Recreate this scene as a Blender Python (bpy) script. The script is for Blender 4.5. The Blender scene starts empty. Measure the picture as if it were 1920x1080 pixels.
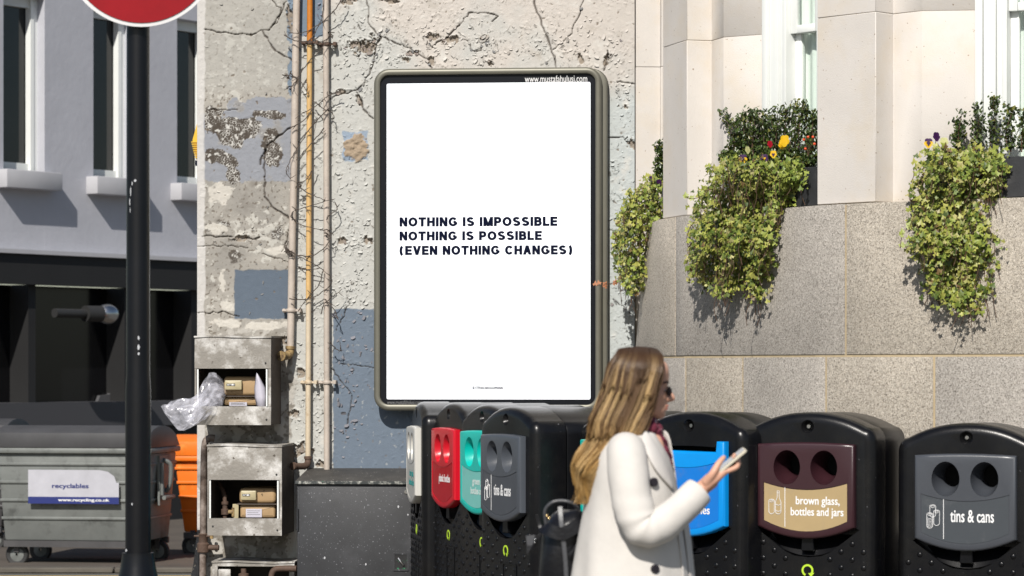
import bpy, bmesh, math, random
import numpy as np
from mathutils import Vector, Matrix
random.seed(7); RS = np.random.RandomState(11)
R = math.radians
C = bpy.context.scene.collection
scn = bpy.context.scene

# ------------------------------------------------------------------ camera
F = 5333.0; CX = 960.0; HY = 693.0; CH = 1.58
cam_d = bpy.data.cameras.new('camera'); cam = bpy.data.objects.new('camera', cam_d); C.objects.link(cam)
cam.location = (0, 0, CH); cam.rotation_euler = (R(90), 0, 0)
cam_d.sensor_width = 36; cam_d.lens = 100.0; cam_d.shift_y = 153 / 1920
cam_d.clip_start = .5; cam_d.clip_end = 400
cam_d.dof.use_dof = True; cam_d.dof.focus_distance = 14.9; cam_d.dof.aperture_fstop = 5.2
scn.camera = cam
# ------------------------------------------------------------------ light
SAZ, SEL = 13.0, 41.0          # sun: degrees left of the camera's back, elevation
sdir = Vector((-math.sin(R(SAZ)) * math.cos(R(SEL)), -math.cos(R(SAZ)) * math.cos(R(SEL)), math.sin(R(SEL))))
w = bpy.data.worlds.new('World'); scn.world = w; w.use_nodes = True
nt = w.node_tree; bg = nt.nodes['Background']
sky = nt.nodes.new('ShaderNodeTexSky'); sky.sky_type = 'NISHITA'; sky.sun_disc = False
sky.sun_elevation = R(SEL); sky.sun_rotation = R(180 + SAZ)
nt.links.new(sky.outputs[0], bg.inputs[0]); bg.inputs[1].default_value = .068
sl = bpy.data.lights.new('sun', 'SUN'); sl.energy = 4.7; sl.angle = R(.53); sl.color = (1, .952, .885)
so = bpy.data.objects.new('sun', sl); C.objects.link(so); so.rotation_euler = sdir.to_track_quat('Z', 'Y').to_euler(); so.location = (0, 0, 20)
scn.view_settings.view_transform = 'Standard'; scn.view_settings.look = 'None'
scn.view_settings.exposure = .22; scn.view_settings.gamma = 1

# ------------------------------------------------------------------ helpers
def lin(c):
    c = c / 255.; return c / 12.92 if c <= .04045 else ((c + .055) / 1.055) ** 2.4
def K(r, g, b, k=.78): return (lin(r) * k, lin(g) * k, lin(b) * k)
def P(px, py, Y): return Vector(((px - CX) * Y / F, Y, CH + (HY - py) * Y / F))

def mat(name, col, rough=.6, metal=0., var=0., vs=4., bump=0., bs=60., spec=.5, col2=None, c2s=8., c2t=.6, c2w=.08, trans=0., coat=0., emit=0., vcol=False, speck=None, subs=0.):
    m = bpy.data.materials.new(name); m.use_nodes = True
    t = m.node_tree; N = t.nodes; L = t.links
    b = N['Principled BSDF']
    b.inputs['Roughness'].default_value = rough; b.inputs['Metallic'].default_value = metal
    b.inputs['Specular IOR Level'].default_value = spec
    b.inputs['Transmission Weight'].default_value = trans; b.inputs['Coat Weight'].default_value = coat
    tc = N.new('ShaderNodeTexCoord'); src = tc.outputs['Object']
    if vcol:
        a = N.new('ShaderNodeAttribute'); a.attribute_name = 'Col'; out = a.outputs['Color']
    else:
        a = N.new('ShaderNodeRGB'); a.outputs[0].default_value = (*col, 1); out = a.outputs[0]
    def noise(s, d=5, r=.6):
        n = N.new('ShaderNodeTexNoise'); n.inputs['Scale'].default_value = s; n.inputs['Detail'].default_value = d; n.inputs['Roughness'].default_value = r
        L.new(src, n.inputs['Vector']); return n.outputs['Fac']
    def mixc(f, A, B, bt='MIX'):
        x = N.new('ShaderNodeMix'); x.data_type = 'RGBA'; x.blend_type = bt
        if isinstance(f, float): x.inputs[0].default_value = f
        else: L.new(f, x.inputs[0])
        for v, s in ((A, 6), (B, 7)):
            if isinstance(v, tuple): x.inputs[s].default_value = (*v, 1)
            else: L.new(v, x.inputs[s])
        return x.outputs[2]
    def ramp(f, lo, hi):
        x = N.new('ShaderNodeMapRange'); x.inputs[1].default_value = lo; x.inputs[2].default_value = hi; L.new(f, x.inputs[0]); return x.outputs[0]
    if col2: out = mixc(ramp(noise(c2s, 8, .68), c2t - c2w, c2t + c2w), out, col2)
    if speck: out = mixc(ramp(noise(speck[1], 2, .5), speck[2], speck[2] + .04), out, speck[0])
    if var:
        f = noise(vs, 6); x = N.new('ShaderNodeMapRange'); x.inputs[1].default_value = .25; x.inputs[2].default_value = .75
        x.inputs[3].default_value = 1 - var; x.inputs[4].default_value = 1 + var; L.new(f, x.inputs[0])
        cb = N.new('ShaderNodeCombineColor'); [L.new(x.outputs[0], cb.inputs[i]) for i in range(3)]
        out = mixc(1., out, cb.outputs[0], 'MULTIPLY')
    L.new(out, b.inputs['Base Color'])
    if bump:
        bn = N.new('ShaderNodeBump'); bn.inputs['Strength'].default_value = 1; bn.inputs['Distance'].default_value = bump
        L.new(noise(bs, 4), bn.inputs['Height']); L.new(bn.outputs[0], b.inputs['Normal'])
    if emit:
        L.new(out, b.inputs['Emission Color']); b.inputs['Emission Strength'].default_value = emit
    if subs:
        tr = N.new('ShaderNodeBsdfTranslucent'); L.new(out, tr.inputs[0]); ms = N.new('ShaderNodeMixShader'); ms.inputs[0].default_value = subs
        L.new(b.outputs[0], ms.inputs[1]); L.new(tr.outputs[0], ms.inputs[2]); L.new(ms.outputs[0], N['Material Output'].inputs[0])
    return m

def fin(name, bm, m, parent=None, smooth=False, loc=None, rz=None, bevel=0, seg=2, ang=None):
    if bevel:
        bm.normal_update()
        ed = [e for e in bm.edges if e.is_manifold and e.calc_face_angle(0) > R(30)]
        bmesh.ops.bevel(bm, geom=ed, offset=bevel, segments=seg, profile=.5, affect='EDGES', clamp_overlap=True)
    me = bpy.data.meshes.new(name); bm.to_mesh(me); bm.free()
    return link(name, me, m, parent, smooth or bool(bevel), loc, rz, ang)
def link(name, me, m, parent=None, smooth=False, loc=None, rz=None, ang=None):
    o = bpy.data.objects.new(name, me); C.objects.link(o)
    if m is not None and not me.materials:
        for q in (m if isinstance(m, list) else [m]): me.materials.append(q)
    if smooth:
        me.polygons.foreach_set('use_smooth', [True] * len(me.polygons))
        try: me.set_sharp_from_angle(angle=R(ang or 40))
        except Exception: pass
    if parent: o.parent = parent
    if loc is not None: o.location = loc
    if rz is not None: o.rotation_euler = (0, 0, rz)
    return o
def tag(o, label, cat, group=None, kind=None):
    if label: o['label'] = label
    if cat: o['category'] = cat
    if group: o['group'] = group
    if kind: o['kind'] = kind
    return o
def thing(name, label, cat, loc=(0, 0, 0), rz=0, group=None):
    o = bpy.data.objects.new(name, None); C.objects.link(o); o.empty_display_size = .1
    o.location = loc; o.rotation_euler = (0, 0, rz); return tag(o, label, cat, group)
def NB(): return bmesh.new()
def box(bm, x0, x1, y0, y1, z0, z1):
    v = [bm.verts.new(p) for p in ((x0, y0, z0), (x1, y0, z0), (x1, y1, z0), (x0, y1, z0), (x0, y0, z1), (x1, y0, z1), (x1, y1, z1), (x0, y1, z1))]
    for f in ((3, 2, 1, 0), (4, 5, 6, 7), (0, 1, 5, 4), (1, 2, 6, 5), (2, 3, 7, 6), (3, 0, 4, 7)): bm.faces.new([v[i] for i in f])
    return v
def loft(bm, rings, cap=True, close=True):
    V = [[bm.verts.new(p) for p in r] for r in rings]; n = len(V[0])
    for a, b in zip(V, V[1:]):
        for i in range(n if close else n - 1):
            j = (i + 1) % n
            try: bm.faces.new((a[i], a[j], b[j], b[i]))
            except ValueError: pass
    if cap:
        bm.faces.new(list(reversed(V[0]))); bm.faces.new(V[-1])
    return V
def fixn(bm): bmesh.ops.recalc_face_normals(bm, faces=bm.faces[:])
def prism_y(bm, pts, y0, y1):        # polygon in x,z pushed along y
    loft(bm, [[(x, y0, z) for x, z in pts], [(x, y1, z) for x, z in pts]]); fixn(bm)
def prism_z(bm, pts, z0, z1):
    loft(bm, [[(x, y, z0) for x, y in pts], [(x, y, z1) for x, y in pts]]); fixn(bm)
def offs(pts, d):                    # inward offset of a ccw polygon
    n = len(pts); out = []
    for i in range(n):
        a, b, c = Vector(pts[i - 1]), Vector(pts[i]), Vector(pts[(i + 1) % n])
        e1 = (b - a).normalized(); e2 = (c - b).normalized()
        n1 = Vector((-e1.y, e1.x)); n2 = Vector((-e2.y, e2.x)); nn = (n1 + n2)
        nn = nn / max(.3, nn.dot(n1) if nn.dot(n1) else 1)
        out.append(tuple(b + nn * d))
    return out
def prism_round(bm, pts, yf, yb, r, seg=4, back=False):   # front edge rounded
    rings = []
    for k in range(seg + 1):
        t = k / seg * math.pi / 2
        rings.append([(x, yf + r * (1 - math.sin(t)), z) for x, z in offs(pts, r * (1 - math.cos(t)))][:])
    rings = [[(x, yf + r * (1 - math.sin(math.pi / 2 * (1 - k / seg))), z) for x, z in offs(pts, r * (1 - math.sin(math.pi / 2 * k / seg)))] for k in range(seg + 1)]
    rings = []
    for k in range(seg + 1):
        t = math.pi / 2 * k / seg
        rings.append([(x, yf + r * (1 - math.cos(t)) * 1.0, z) for x, z in offs(pts, r * (1 - math.sin(t)))])
    rings.append([(x, yb - (r if back else 0), z) for x, z in pts])
    if back:
        for k in range(1, seg + 1):
            t = math.pi / 2 * k / seg
            rings.append([(x, yb - r + r * math.sin(t), z) for x, z in offs(pts, r * (1 - math.cos(t)))])
    loft(bm, rings); fixn(bm)
def frame_of(d):
    d = d.normalized(); up = Vector((0, 0, 1)) if abs(d.z) < .95 else Vector((0, 1, 0))
    a = d.cross(up).normalized(); return a, d.cross(a).normalized()
def tube(bm, path, r, n=8, cap=True):
    path = [Vector(p) for p in path]; rings = []
    rr = r if isinstance(r, (list, tuple)) else [r] * len(path)
    pa = None
    for i, p in enumerate(path):
        d = (path[min(i + 1, len(path) - 1)] - path[max(i - 1, 0)])
        if d.length < 1e-9: d = Vector((0, 0, 1))
        d.normalize()
        if pa is None: a, b = frame_of(d)
        else:
            a = (pa - d * pa.dot(d)).normalized(); b = d.cross(a)
        pa = a
        rings.append([tuple(p + (a * math.cos(2 * math.pi * k / n) + b * math.sin(2 * math.pi * k / n)) * rr[i]) for k in range(n)])
    loft(bm, rings, cap)
def smoothpath(pts, k=5):
    pts = [Vector(p) for p in pts]; P_ = [pts[0]] + pts + [pts[-1]]; out = []
    for i in range(1, len(P_) - 2):
        p0, p1, p2, p3 = P_[i - 1:i + 3]
        for j in range(k):
            t = j / k
            out.append(.5 * ((2 * p1) + (p2 - p0) * t + (2 * p0 - 5 * p1 + 4 * p2 - p3) * t * t + (3 * p1 - p0 - 3 * p2 + p3) * t ** 3))
    out.append(pts[-1]); return out
def lathe_y(bm, prof, cx=0, cz=0, n=20, ex=1., ez=1.):      # profile (r, y) round the y axis
    loft(bm, [[(cx + r * ex * math.cos(2 * math.pi * k / n), y, cz + r * ez * math.sin(2 * math.pi * k / n)) for k in range(n)] for r, y in prof], cap=False)
def lathe_z(bm, prof, cx=0, cy=0, n=24, cap=True):
    loft(bm, [[(cx + r * math.cos(2 * math.pi * k / n), cy + r * math.sin(2 * math.pi * k / n), z) for k in range(n)] for r, z in prof], cap=cap)
def ell(bm, c, r, u=14, v=10, rot=None):
    M = Matrix.Translation(c) @ (rot.to_4x4() if rot else Matrix()) @ Matrix.Diagonal((r[0], r[1], r[2], 1))
    bmesh.ops.create_uvsphere(bm, u_segments=u, v_segments=v, radius=1, matrix=M)
def boolean(o, cutters, op='DIFFERENCE'):
    for c in cutters:
        md = o.modifiers.new('b', 'BOOLEAN'); md.operation = op; md.object = c; md.solver = 'EXACT'
    dg = bpy.context.evaluated_depsgraph_get(); me = bpy.data.meshes.new_from_object(o.evaluated_get(dg))
    o.modifiers.clear(); o.data = me
    for c in cutters: bpy.data.objects.remove(c)
    me.polygons.foreach_set('use_smooth', [True] * len(me.polygons)); me.set_sharp_from_angle(angle=R(35))
    return o
def text(name, s, m, parent, x, z, width, y, height=None, off=.02, align='LEFT', lspace=1., ext=.002, spacing=1.):
    """text standing in local x,z facing -y; bounding box left/bottom at x,z and scaled to width/height"""
    cu = bpy.data.curves.new(name, 'FONT'); cu.body = s; cu.size = 1; cu.offset = 0; cu.space_line = lspace; cu.align_x = align
    cu.resolution_u = 3; cu.space_character = spacing; cu.extrude = .0
    o = bpy.data.objects.new(name, cu); C.objects.link(o)
    dg = bpy.context.evaluated_depsgraph_get(); me = bpy.data.meshes.new_from_object(o.evaluated_get(dg)); bpy.data.objects.remove(o)
    n = len(me.vertices); co = np.zeros(n * 3); me.vertices.foreach_get('co', co); co = co.reshape(-1, 3)
    mn = co.min(0); mx = co.max(0); sx = width / (mx[0] - mn[0]); sz = (height / (mx[1] - mn[1])) if height else sx
    new = np.stack([x + (co[:, 0] - mn[0]) * sx, np.full(n, y), z + (co[:, 1] - mn[1]) * sz], 1)
    me.vertices.foreach_set('co', new.ravel()); me.update()
    bm = bmesh.new(); e_ = sz * off * .9; ex2 = sx * off * 1.25
    for k, (ox, oz) in enumerate(((0, 0), (-1, .6), (1, .6), (-1, -.6), (1, -.6)) if off > .01 else ((0, 0),)):
        me.transform(Matrix.Translation((ox * ex2, -.00006 * k, oz * e_))); bm.from_mesh(me); me.transform(Matrix.Translation((-ox * ex2, .00006 * k, -oz * e_)))
    bpy.data.meshes.remove(me)
    g = bmesh.ops.extrude_face_region(bm, geom=bm.faces[:])
    bmesh.ops.translate(bm, verts=[v for v in g['geom'] if isinstance(v, bmesh.types.BMVert)], vec=(0, ext, 0)); fixn(bm)
    return fin(name, bm, m, parent)
def arc(cx, cy, rx, ry, a0, a1, n=12): return [(cx + rx * math.cos(R(a0 + (a1 - a0) * k / n)), cy + ry * math.sin(R(a0 + (a1 - a0) * k / n))) for k in range(n + 1)]
GL = {'N': (.92, [[(.0, 0), (.0, 1)], [(.0, 1), (1, 0)], [(1, 0), (1, 1)]]), 'O': (1.14, [arc(.5, .5, .5, .5, 0, 360, 28)]), 'T': (.86, [[(0, 1), (1, 1)], [(.5, 1), (.5, 0)]]),
      'H': (.92, [[(0, 0), (0, 1)], [(1, 0), (1, 1)], [(0, .5), (1, .5)]]), 'I': (.0, [[(0, 0), (0, 1)]]), 'G': (1.12, [arc(.5, .5, .5, .5, 36, 318, 24) + [(.98, .2), (.98, .46)], [(.55, .46), (.98, .46)]]),
      'S': (.92, [arc(.5, .74, .46, .26, 25, 200, 12) + [(.2, .58), (.5, .5), (.8, .42)] + arc(.5, .26, .48, .26, 20, -160, 12)]), 'P': (.84, [[(0, 0), (0, 1)], [(0, 1), (.6, 1)] + arc(.6, .71, .38, .29, 90, -90, 10) + [(0, .42)]]),
      'B': (.86, [[(0, 0), (0, 1)], [(0, 1), (.55, 1)] + arc(.58, .765, .34, .235, 90, -90, 10) + [(0, .53)], [(0, .53), (.6, .53)] + arc(.6, .265, .40, .265, 90, -90, 10) + [(0, 0)]]),
      'L': (.68, [[(0, 1), (0, 0)], [(0, 0), (1, 0)]]), 'E': (.74, [[(0, 0), (0, 1)], [(0, 1), (1, 1)], [(0, .5), (.92, .5)], [(0, 0), (1, 0)]]), 'M': (1.22, [[(0, 0), (0, 1)], [(0, 1), (.5, .0)], [(.5, .0), (1, 1)], [(1, 1), (1, 0)]]),
      'V': (.98, [[(0, 1), (.5, 0)], [(.5, 0), (1, 1)]]), 'C': (1.02, [arc(.5, .5, .5, .5, 34, 326, 24)]), 'A': (.98, [[(0, 0), (.5, 1)], [(.5, 1), (1, 0)], [(.2, .3), (.8, .3)]]),
      '(': (.36, [arc(1., .45, 1., .66, 105, 255, 12)]), ')': (.36, [arc(0, .45, 1., .66, 75, -75, 12)]), ' ': (.10, [])}
def block_text(s, m, parent, x, z, width, h, y, wt=.50):
    adv = []; X = 0; gap = .66
    for ch in s: adv.append(X); X += GL[ch][0] + gap
    tot = X - gap + wt; bm = NB(); sc_x = width / tot; k = 0; vt = .125; in_h = 1 - 2 * vt
    for ch, a in zip(s, adv):
        wd = GL[ch][0]
        for st in GL[ch][1]:
            k = (k + 1) % 7; pts = [Vector(((a + wt / 2 + px_ * wd) * sc_x, (vt + py_ * in_h) * h)) for px_, py_ in st]
            hw = wt * .5 * sc_x; hh = vt * h; closed = (pts[0] - pts[-1]).length < 1e-6; L_, R_ = [], []
            for i, p in enumerate(pts):
                p0 = pts[i - 1] if i else (pts[-2] if closed else p); p1 = pts[i + 1] if i < len(pts) - 1 else (pts[1] if closed else p); d = (p1 - p0).normalized(); n_ = Vector((-d.y * hw, d.x * hh))
                if not closed and i in (0, len(pts) - 1):
                    e = Vector((d.x * hw, d.y * hh)); diag = abs(d.x) > .2 and abs(d.y) > .2 and len(pts) == 2
                    if diag: n_ = Vector((hw * 1.05, 0)) * (1 if d.y < 0 else -1); e = Vector((0, hh if d.y > 0 else -hh))
                    elif len(pts) > 2 or ch in 'SCG()': e = Vector((0, 0)) if ch in 'SCG()' else e
                    p = p + (e if i else -e)
                L_.append(p + n_); R_.append(p - n_)
            yy = y - .00008 * k; V_ = [[bm.verts.new((x + q.x, yy, z + q.y)) for q in (l, r)] for l, r in zip(L_, R_)]
            for A_, B_ in zip(V_, V_[1:]): bm.faces.new((A_[0], A_[1], B_[1], B_[0]))
    g = bmesh.ops.extrude_face_region(bm, geom=bm.faces[:]); bmesh.ops.translate(bm, verts=[v for v in g['geom'] if isinstance(v, bmesh.types.BMVert)], vec=(0, .0006, 0)); fixn(bm)
    return fin('lettering', bm, m, parent)
def grid2(nu, nv):
    i, j = np.meshgrid(np.arange(nu - 1), np.arange(nv - 1)); a = (j * nu + i).ravel()
    return np.stack([a, a + 1, a + nu + 1, a + nu], 1)
def mesh_np(name, V, Fq, col=None):
    me = bpy.data.meshes.new(name); k = Fq.shape[1]
    me.vertices.add(len(V)); me.vertices.foreach_set('co', np.ascontiguousarray(V, dtype=np.float32).ravel())
    me.loops.add(Fq.size); me.loops.foreach_set('vertex_index', Fq.ravel().astype(np.int32))
    me.polygons.add(len(Fq)); me.polygons.foreach_set('loop_start', np.arange(0, Fq.size, k, dtype=np.int32))
    me.update(calc_edges=True)
    if col is not None:
        a = me.color_attributes.new('Col', 'FLOAT_COLOR', 'POINT')
        a.data.foreach_set('color', np.concatenate([col, np.ones((len(col), 1))], 1).astype(np.float32).ravel())
    return me
# numpy noise
def perlin(x, y, seed=0):
    r = np.random.RandomState(seed); g = r.rand(256, 256) * 2 * np.pi
    xi = np.floor(x).astype(int); yi = np.floor(y).astype(int); xf = x - xi; yf = y - yi
    def d(ix, iy, dx, dy):
        a = g[ix & 255, iy & 255]; return np.cos(a) * dx + np.sin(a) * dy
    u = xf ** 3 * (xf * (xf * 6 - 15) + 10); v = yf ** 3 * (yf * (yf * 6 - 15) + 10)
    a = d(xi, yi, xf, yf) * (1 - u) + d(xi + 1, yi, xf - 1, yf) * u
    b = d(xi, yi + 1, xf, yf - 1) * (1 - u) + d(xi + 1, yi + 1, xf - 1, yf - 1) * u
    return (a * (1 - v) + b * v) * 1.5
def fbm(x, y, s, o=4, seed=0):
    t = 0; a = 1; n = 0
    for k in range(o): t = t + a * perlin(x * s, y * s, seed + k); n += a; a *= .55; s *= 2.03
    return t / n
def worley(x, y, s, seed=0):
    r = np.random.RandomState(seed); jx = r.rand(256, 256); jy = r.rand(256, 256); rv = r.rand(256, 256)
    x = x * s; y = y * s; xi = np.floor(x).astype(int); yi = np.floor(y).astype(int)
    f1 = np.full(x.shape, 9.); f2 = np.full(x.shape, 9.); idv = np.zeros(x.shape); dx1 = np.zeros(x.shape); dy1 = np.zeros(x.shape)
    for ox in (-1, 0, 1):
        for oy in (-1, 0, 1):
            cx = (xi + ox); cy = (yi + oy); dx = cx + jx[cx & 255, cy & 255] - x; dy = cy + jy[cx & 255, cy & 255] - y
            d = np.sqrt(dx * dx + dy * dy); c = d < f1
            f2 = np.where(c, f1, np.minimum(f2, d)); f1 = np.where(c, d, f1); idv = np.where(c, rv[cx & 255, cy & 255], idv)
            dx1 = np.where(c, -dx, dx1); dy1 = np.where(c, -dy, dy1)
    return f1, f2, idv, dx1, dy1
def ss(a, b, x): t = np.clip((x - a) / (b - a), 0, 1); return t * t * (3 - 2 * t)

# ------------------------------------------------------------------ materials
M = {}
M['ground'] = mat('asphalt', (.11, .105, .095), .85, var=.25, vs=1.5, bump=.004, bs=90, speck=((.22, .21, .2), 120, .62))
M['slab'] = mat('paving', (.17, .15, .13), .8, var=.15, vs=3, bump=.002, bs=80)
M['yellow_line'] = mat('yellow_line', (.45, .30, .04), .7, var=.2, vs=20)
M['wallp'] = mat('peeling_paint', (.5, .5, .48), .78, vcol=True, var=.06, vs=30, bump=.0016, bs=170, spec=.3)
M['walls'] = mat('plain_render', K(196, 190, 182), .8, var=.12, vs=5, bump=.004, bs=40)
M['wedge'] = mat('white_edge', K(215, 212, 208), .75, var=.15, vs=14, bump=.004, bs=40, col2=K(150, 145, 135), c2s=12, c2t=.62)
M['olive'] = mat('olive_metal', (.145, .14, .112), .45, .35, var=.08, vs=10, spec=.5)
M['olive_dark'] = mat('dark_olive_metal', (.06, .058, .048), .45, .3)
M['mask'] = mat('black_glass', (.006, .007, .010), .35, spec=.2)
M['poster'] = mat('backlit_white', (.80, .82, .86), .4, emit=.40, spec=.3, var=.025, vs=1.6)
M['navy'] = mat('navy_print', (.0015, .004, .018), .8, spec=.1)
M['white_print'] = mat('white_print', (.72, .72, .72), .5)
M['grey_print'] = mat('grey_print', (.16, .16, .16), .5)
M['binblack'] = mat('black_plastic', (.0045, .0047, .0058), .27, var=.25, vs=9, bump=.0003, bs=260, spec=.27, col2=(.009, .0088, .0085), c2s=5, c2t=.58, c2w=.12, speck=((.10, .10, .11), 55, .735))
M['binrear'] = mat('black_plastic_rear', (.0042, .0044, .0054), .30, spec=.24, var=.25, vs=7, bump=.0003, bs=220)
M['cavity'] = mat('dark_inside', (.006, .006, .006), .9)
M['steel'] = mat('steel', (.5, .5, .5), .25, 1.)
M['lime'] = mat('lime_print', (.42, .62, .03), .5)
M['boxmetal'] = mat('meter_box_grp', K(150, 145, 137), .7, var=.25, vs=6, bump=.003, bs=60, col2=K(205, 203, 199), c2s=6, c2t=.56, c2w=.07, speck=(K(95, 88, 78), 30, .70))
M['boxside'] = mat('meter_box_side', K(84, 74, 66), .8, var=.3, vs=6, bump=.003, bs=60)  # rusty brown, with the shade of the box sides put into the darker tone
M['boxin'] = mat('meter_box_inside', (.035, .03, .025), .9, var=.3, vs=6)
M['meter'] = mat('beige_meter', K(182, 152, 112), .55, var=.12, vs=12, speck=(K(110, 90, 60), 60, .68))
M['meter_lid'] = mat('cream_meter_index', K(190, 178, 142), .45, var=.1, vs=20)
M['dark'] = mat('dark_rubber', (.02, .02, .02), .6)
M['paper'] = mat('white_paper', K(225, 222, 235), .6, subs=.2)
M['pipe'] = mat('painted_pipe', K(196, 184, 172), .55, var=.15, vs=12, bump=.0015, bs=60, col2=K(120, 100, 85), c2s=14, c2t=.66, c2w=.04)
M['rust'] = mat('rusty_fitting', K(92, 72, 60), .75, var=.3, vs=25, bump=.002, bs=90)
M['brass'] = mat('dirty_elbow', K(165, 140, 95), .7, var=.35, vs=25, bump=.002, bs=80, col2=K(90, 70, 50), c2s=22, c2t=.52)
M['twig'] = mat('dry_twig', (.07, .055, .045), .85, var=.3, vs=30)
M['cabinet'] = mat('black_cabinet', (.022, .023, .026), .5, var=.3, vs=7, bump=.0012, bs=240, speck=((.16, .165, .18), 95, .67), col2=(.035, .036, .04), c2s=5)
M['cablid'] = mat('cabinet_lid', (.045, .042, .038), .7, var=.35, vs=9, bump=.0015, bs=160, speck=((.32, .31, .28), 60, .69))
M['cabedge'] = mat('cabinet_chipped_edge', (.03, .035, .035), .6, var=.3, vs=9, col2=(.42, .42, .38), c2s=28, c2t=.57, speck=((.02, .35, .14), 22, .69))
M['green'] = mat('green_paint', (.010, .010, .011), .5, var=.4, vs=30, col2=(.02, .26, .10), c2s=24, c2t=.60, c2w=.03)
M['granite_mortar'] = mat('mortar', K(190, 172, 140), .9, var=.15, vs=20)
M['winwhite'] = mat('white_gloss_paint', (.74, .76, .74), .35, var=.03, vs=5)
M['curtain'] = mat('net_curtain', (.80, .82, .80), .8)
M['planter'] = mat('slate_planter', (.028, .029, .032), .65, var=.35, vs=9, bump=.001, bs=90, col2=(.06, .06, .062), c2s=6)
M['stem'] = mat('brown_stem', (.09, .05, .03), .8)
M['leafv'] = mat('ivy_leaf', (.2, .25, .05), .45, vcol=True, subs=.22, spec=.4)
M['leaf_a'] = mat('ivy_leaf_yellow_green', (.28, .33, .065), .45, subs=.22, spec=.4, var=.3, vs=60)
M['leaf_b'] = mat('ivy_leaf_green', (.14, .20, .035), .45, subs=.22, spec=.4, var=.3, vs=60)
M['boxleaf'] = mat('box_leaf', (.05, .08, .02), .35, vcol=True, subs=.12, spec=.5)
M['soil'] = mat('soil', (.03, .02, .014), .95)
M['pansy_y'] = mat('yellow_petal', (.80, .50, .01), .5, subs=.3)
M['pansy_c'] = mat('cream_petal', (.62, .62, .30), .5, subs=.3)
M['pansy_p'] = mat('purple_petal', (.045, .008, .07), .5, subs=.2)
M['pansy_r'] = mat('red_petal', (.45, .01, .03), .5, subs=.3)
M['berry'] = mat('orange_berry', (.62, .06, .01), .25)
M['pole'] = mat('black_gloss_paint', (.004, .0043, .006), .3, var=.2, vs=8, bump=.0008, bs=14, spec=.35)
M['chip'] = mat('bare_metal_chip', (.45, .46, .48), .5)
M['signred'] = mat('sign_red', (.24, .0012, .006), .45, spec=.2, var=.12, vs=7)
M['signwhite'] = mat('sign_white', (.62, .62, .62), .4, var=.05)
M['lilac'] = mat('lilac_paint', K(178, 179, 186, .95), .75, var=.06, vs=2.5, bump=.003, bs=14)
M['lilac_sill'] = mat('white_sill', (.40, .40, .42), .7, var=.06)
M['shopdark'] = mat('charcoal_fascia', (.010, .010, .0105), .7, var=.15, vs=2)
M['shopvoid'] = mat('dark_shop_glass', (.004, .004, .005), .15, var=.3)
M['glassdark'] = mat('dark_window_glass', (.012, .013, .013), .07, var=.3, spec=.6)
M['galv'] = mat('galvanised_steel', (.17, .18, .172), .6, .3, var=.16, vs=5, bump=.002, bs=10, col2=(.10, .105, .10), c2s=7)
M['galvdark'] = mat('grey_container_side', (.07, .068, .07), .5, .3, var=.25, vs=5)
M['orange'] = mat('orange_paint', (.75, .16, .008), .5, var=.12, vs=5, col2=(.55, .33, .06), c2s=3.2, c2t=.62)
M['lidgrey'] = mat('grey_plastic_lid', (.05, .05, .053), .55, var=.2, vs=4)
M['sticker'] = mat('white_sticker', (.40, .40, .44), .6, var=.12, vs=6)
M['stickblue'] = mat('sticker_blue', (.01, .02, .14), .5)
M['yellow'] = mat('yellow_plastic', (.66, .40, .03), .45)
M['skin'] = mat('skin', (.56, .31, .215), .45, var=.05, vs=15, bump=.0004, bs=300, spec=.4)
M['coat'] = mat('cream_wool', (.56, .535, .50), .92, var=.06, vs=12, bump=.003, bs=11, spec=.15)
M['coat2'] = mat('cream_wool_lapel', (.56, .535, .505), .92, var=.06, vs=12, bump=.003, bs=11, spec=.15)
M['hair'] = mat('hair', (.3, .2, .1), .46, vcol=True, spec=.35)
M['brow'] = mat('dark_brow', (.03, .015, .01), .7)
M['lip'] = mat('lips', (.50, .15, .12), .4)
M['eye'] = mat('eye_white', (.5, .48, .46), .2)
M['scarf'] = mat('burgundy_scarf', (.12, .012, .03), .8, col2=(.45, .34, .36), c2s=38, c2t=.62, c2w=.03, bump=.002, bs=120)
M['button'] = mat('dark_button', (.018, .015, .02), .3)
M['leather'] = mat('black_leather', (.006, .0062, .008), .33, var=.2, vs=20, bump=.0018, bs=70, spec=.4)
M['strap'] = mat('grey_leather_strap', (.06, .062, .068), .38, bump=.001, bs=90)
M['gold'] = mat('gold_metal', (.85, .62, .30), .25, 1.)
M['phone'] = mat('pale_phone_case', (.58, .53, .42), .35)
M['screen'] = mat('phone_screen', (.01, .01, .012), .08)
M['trousers'] = mat('dark_trousers', (.02, .02, .025), .8)
M['clearplastic'] = None

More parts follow.
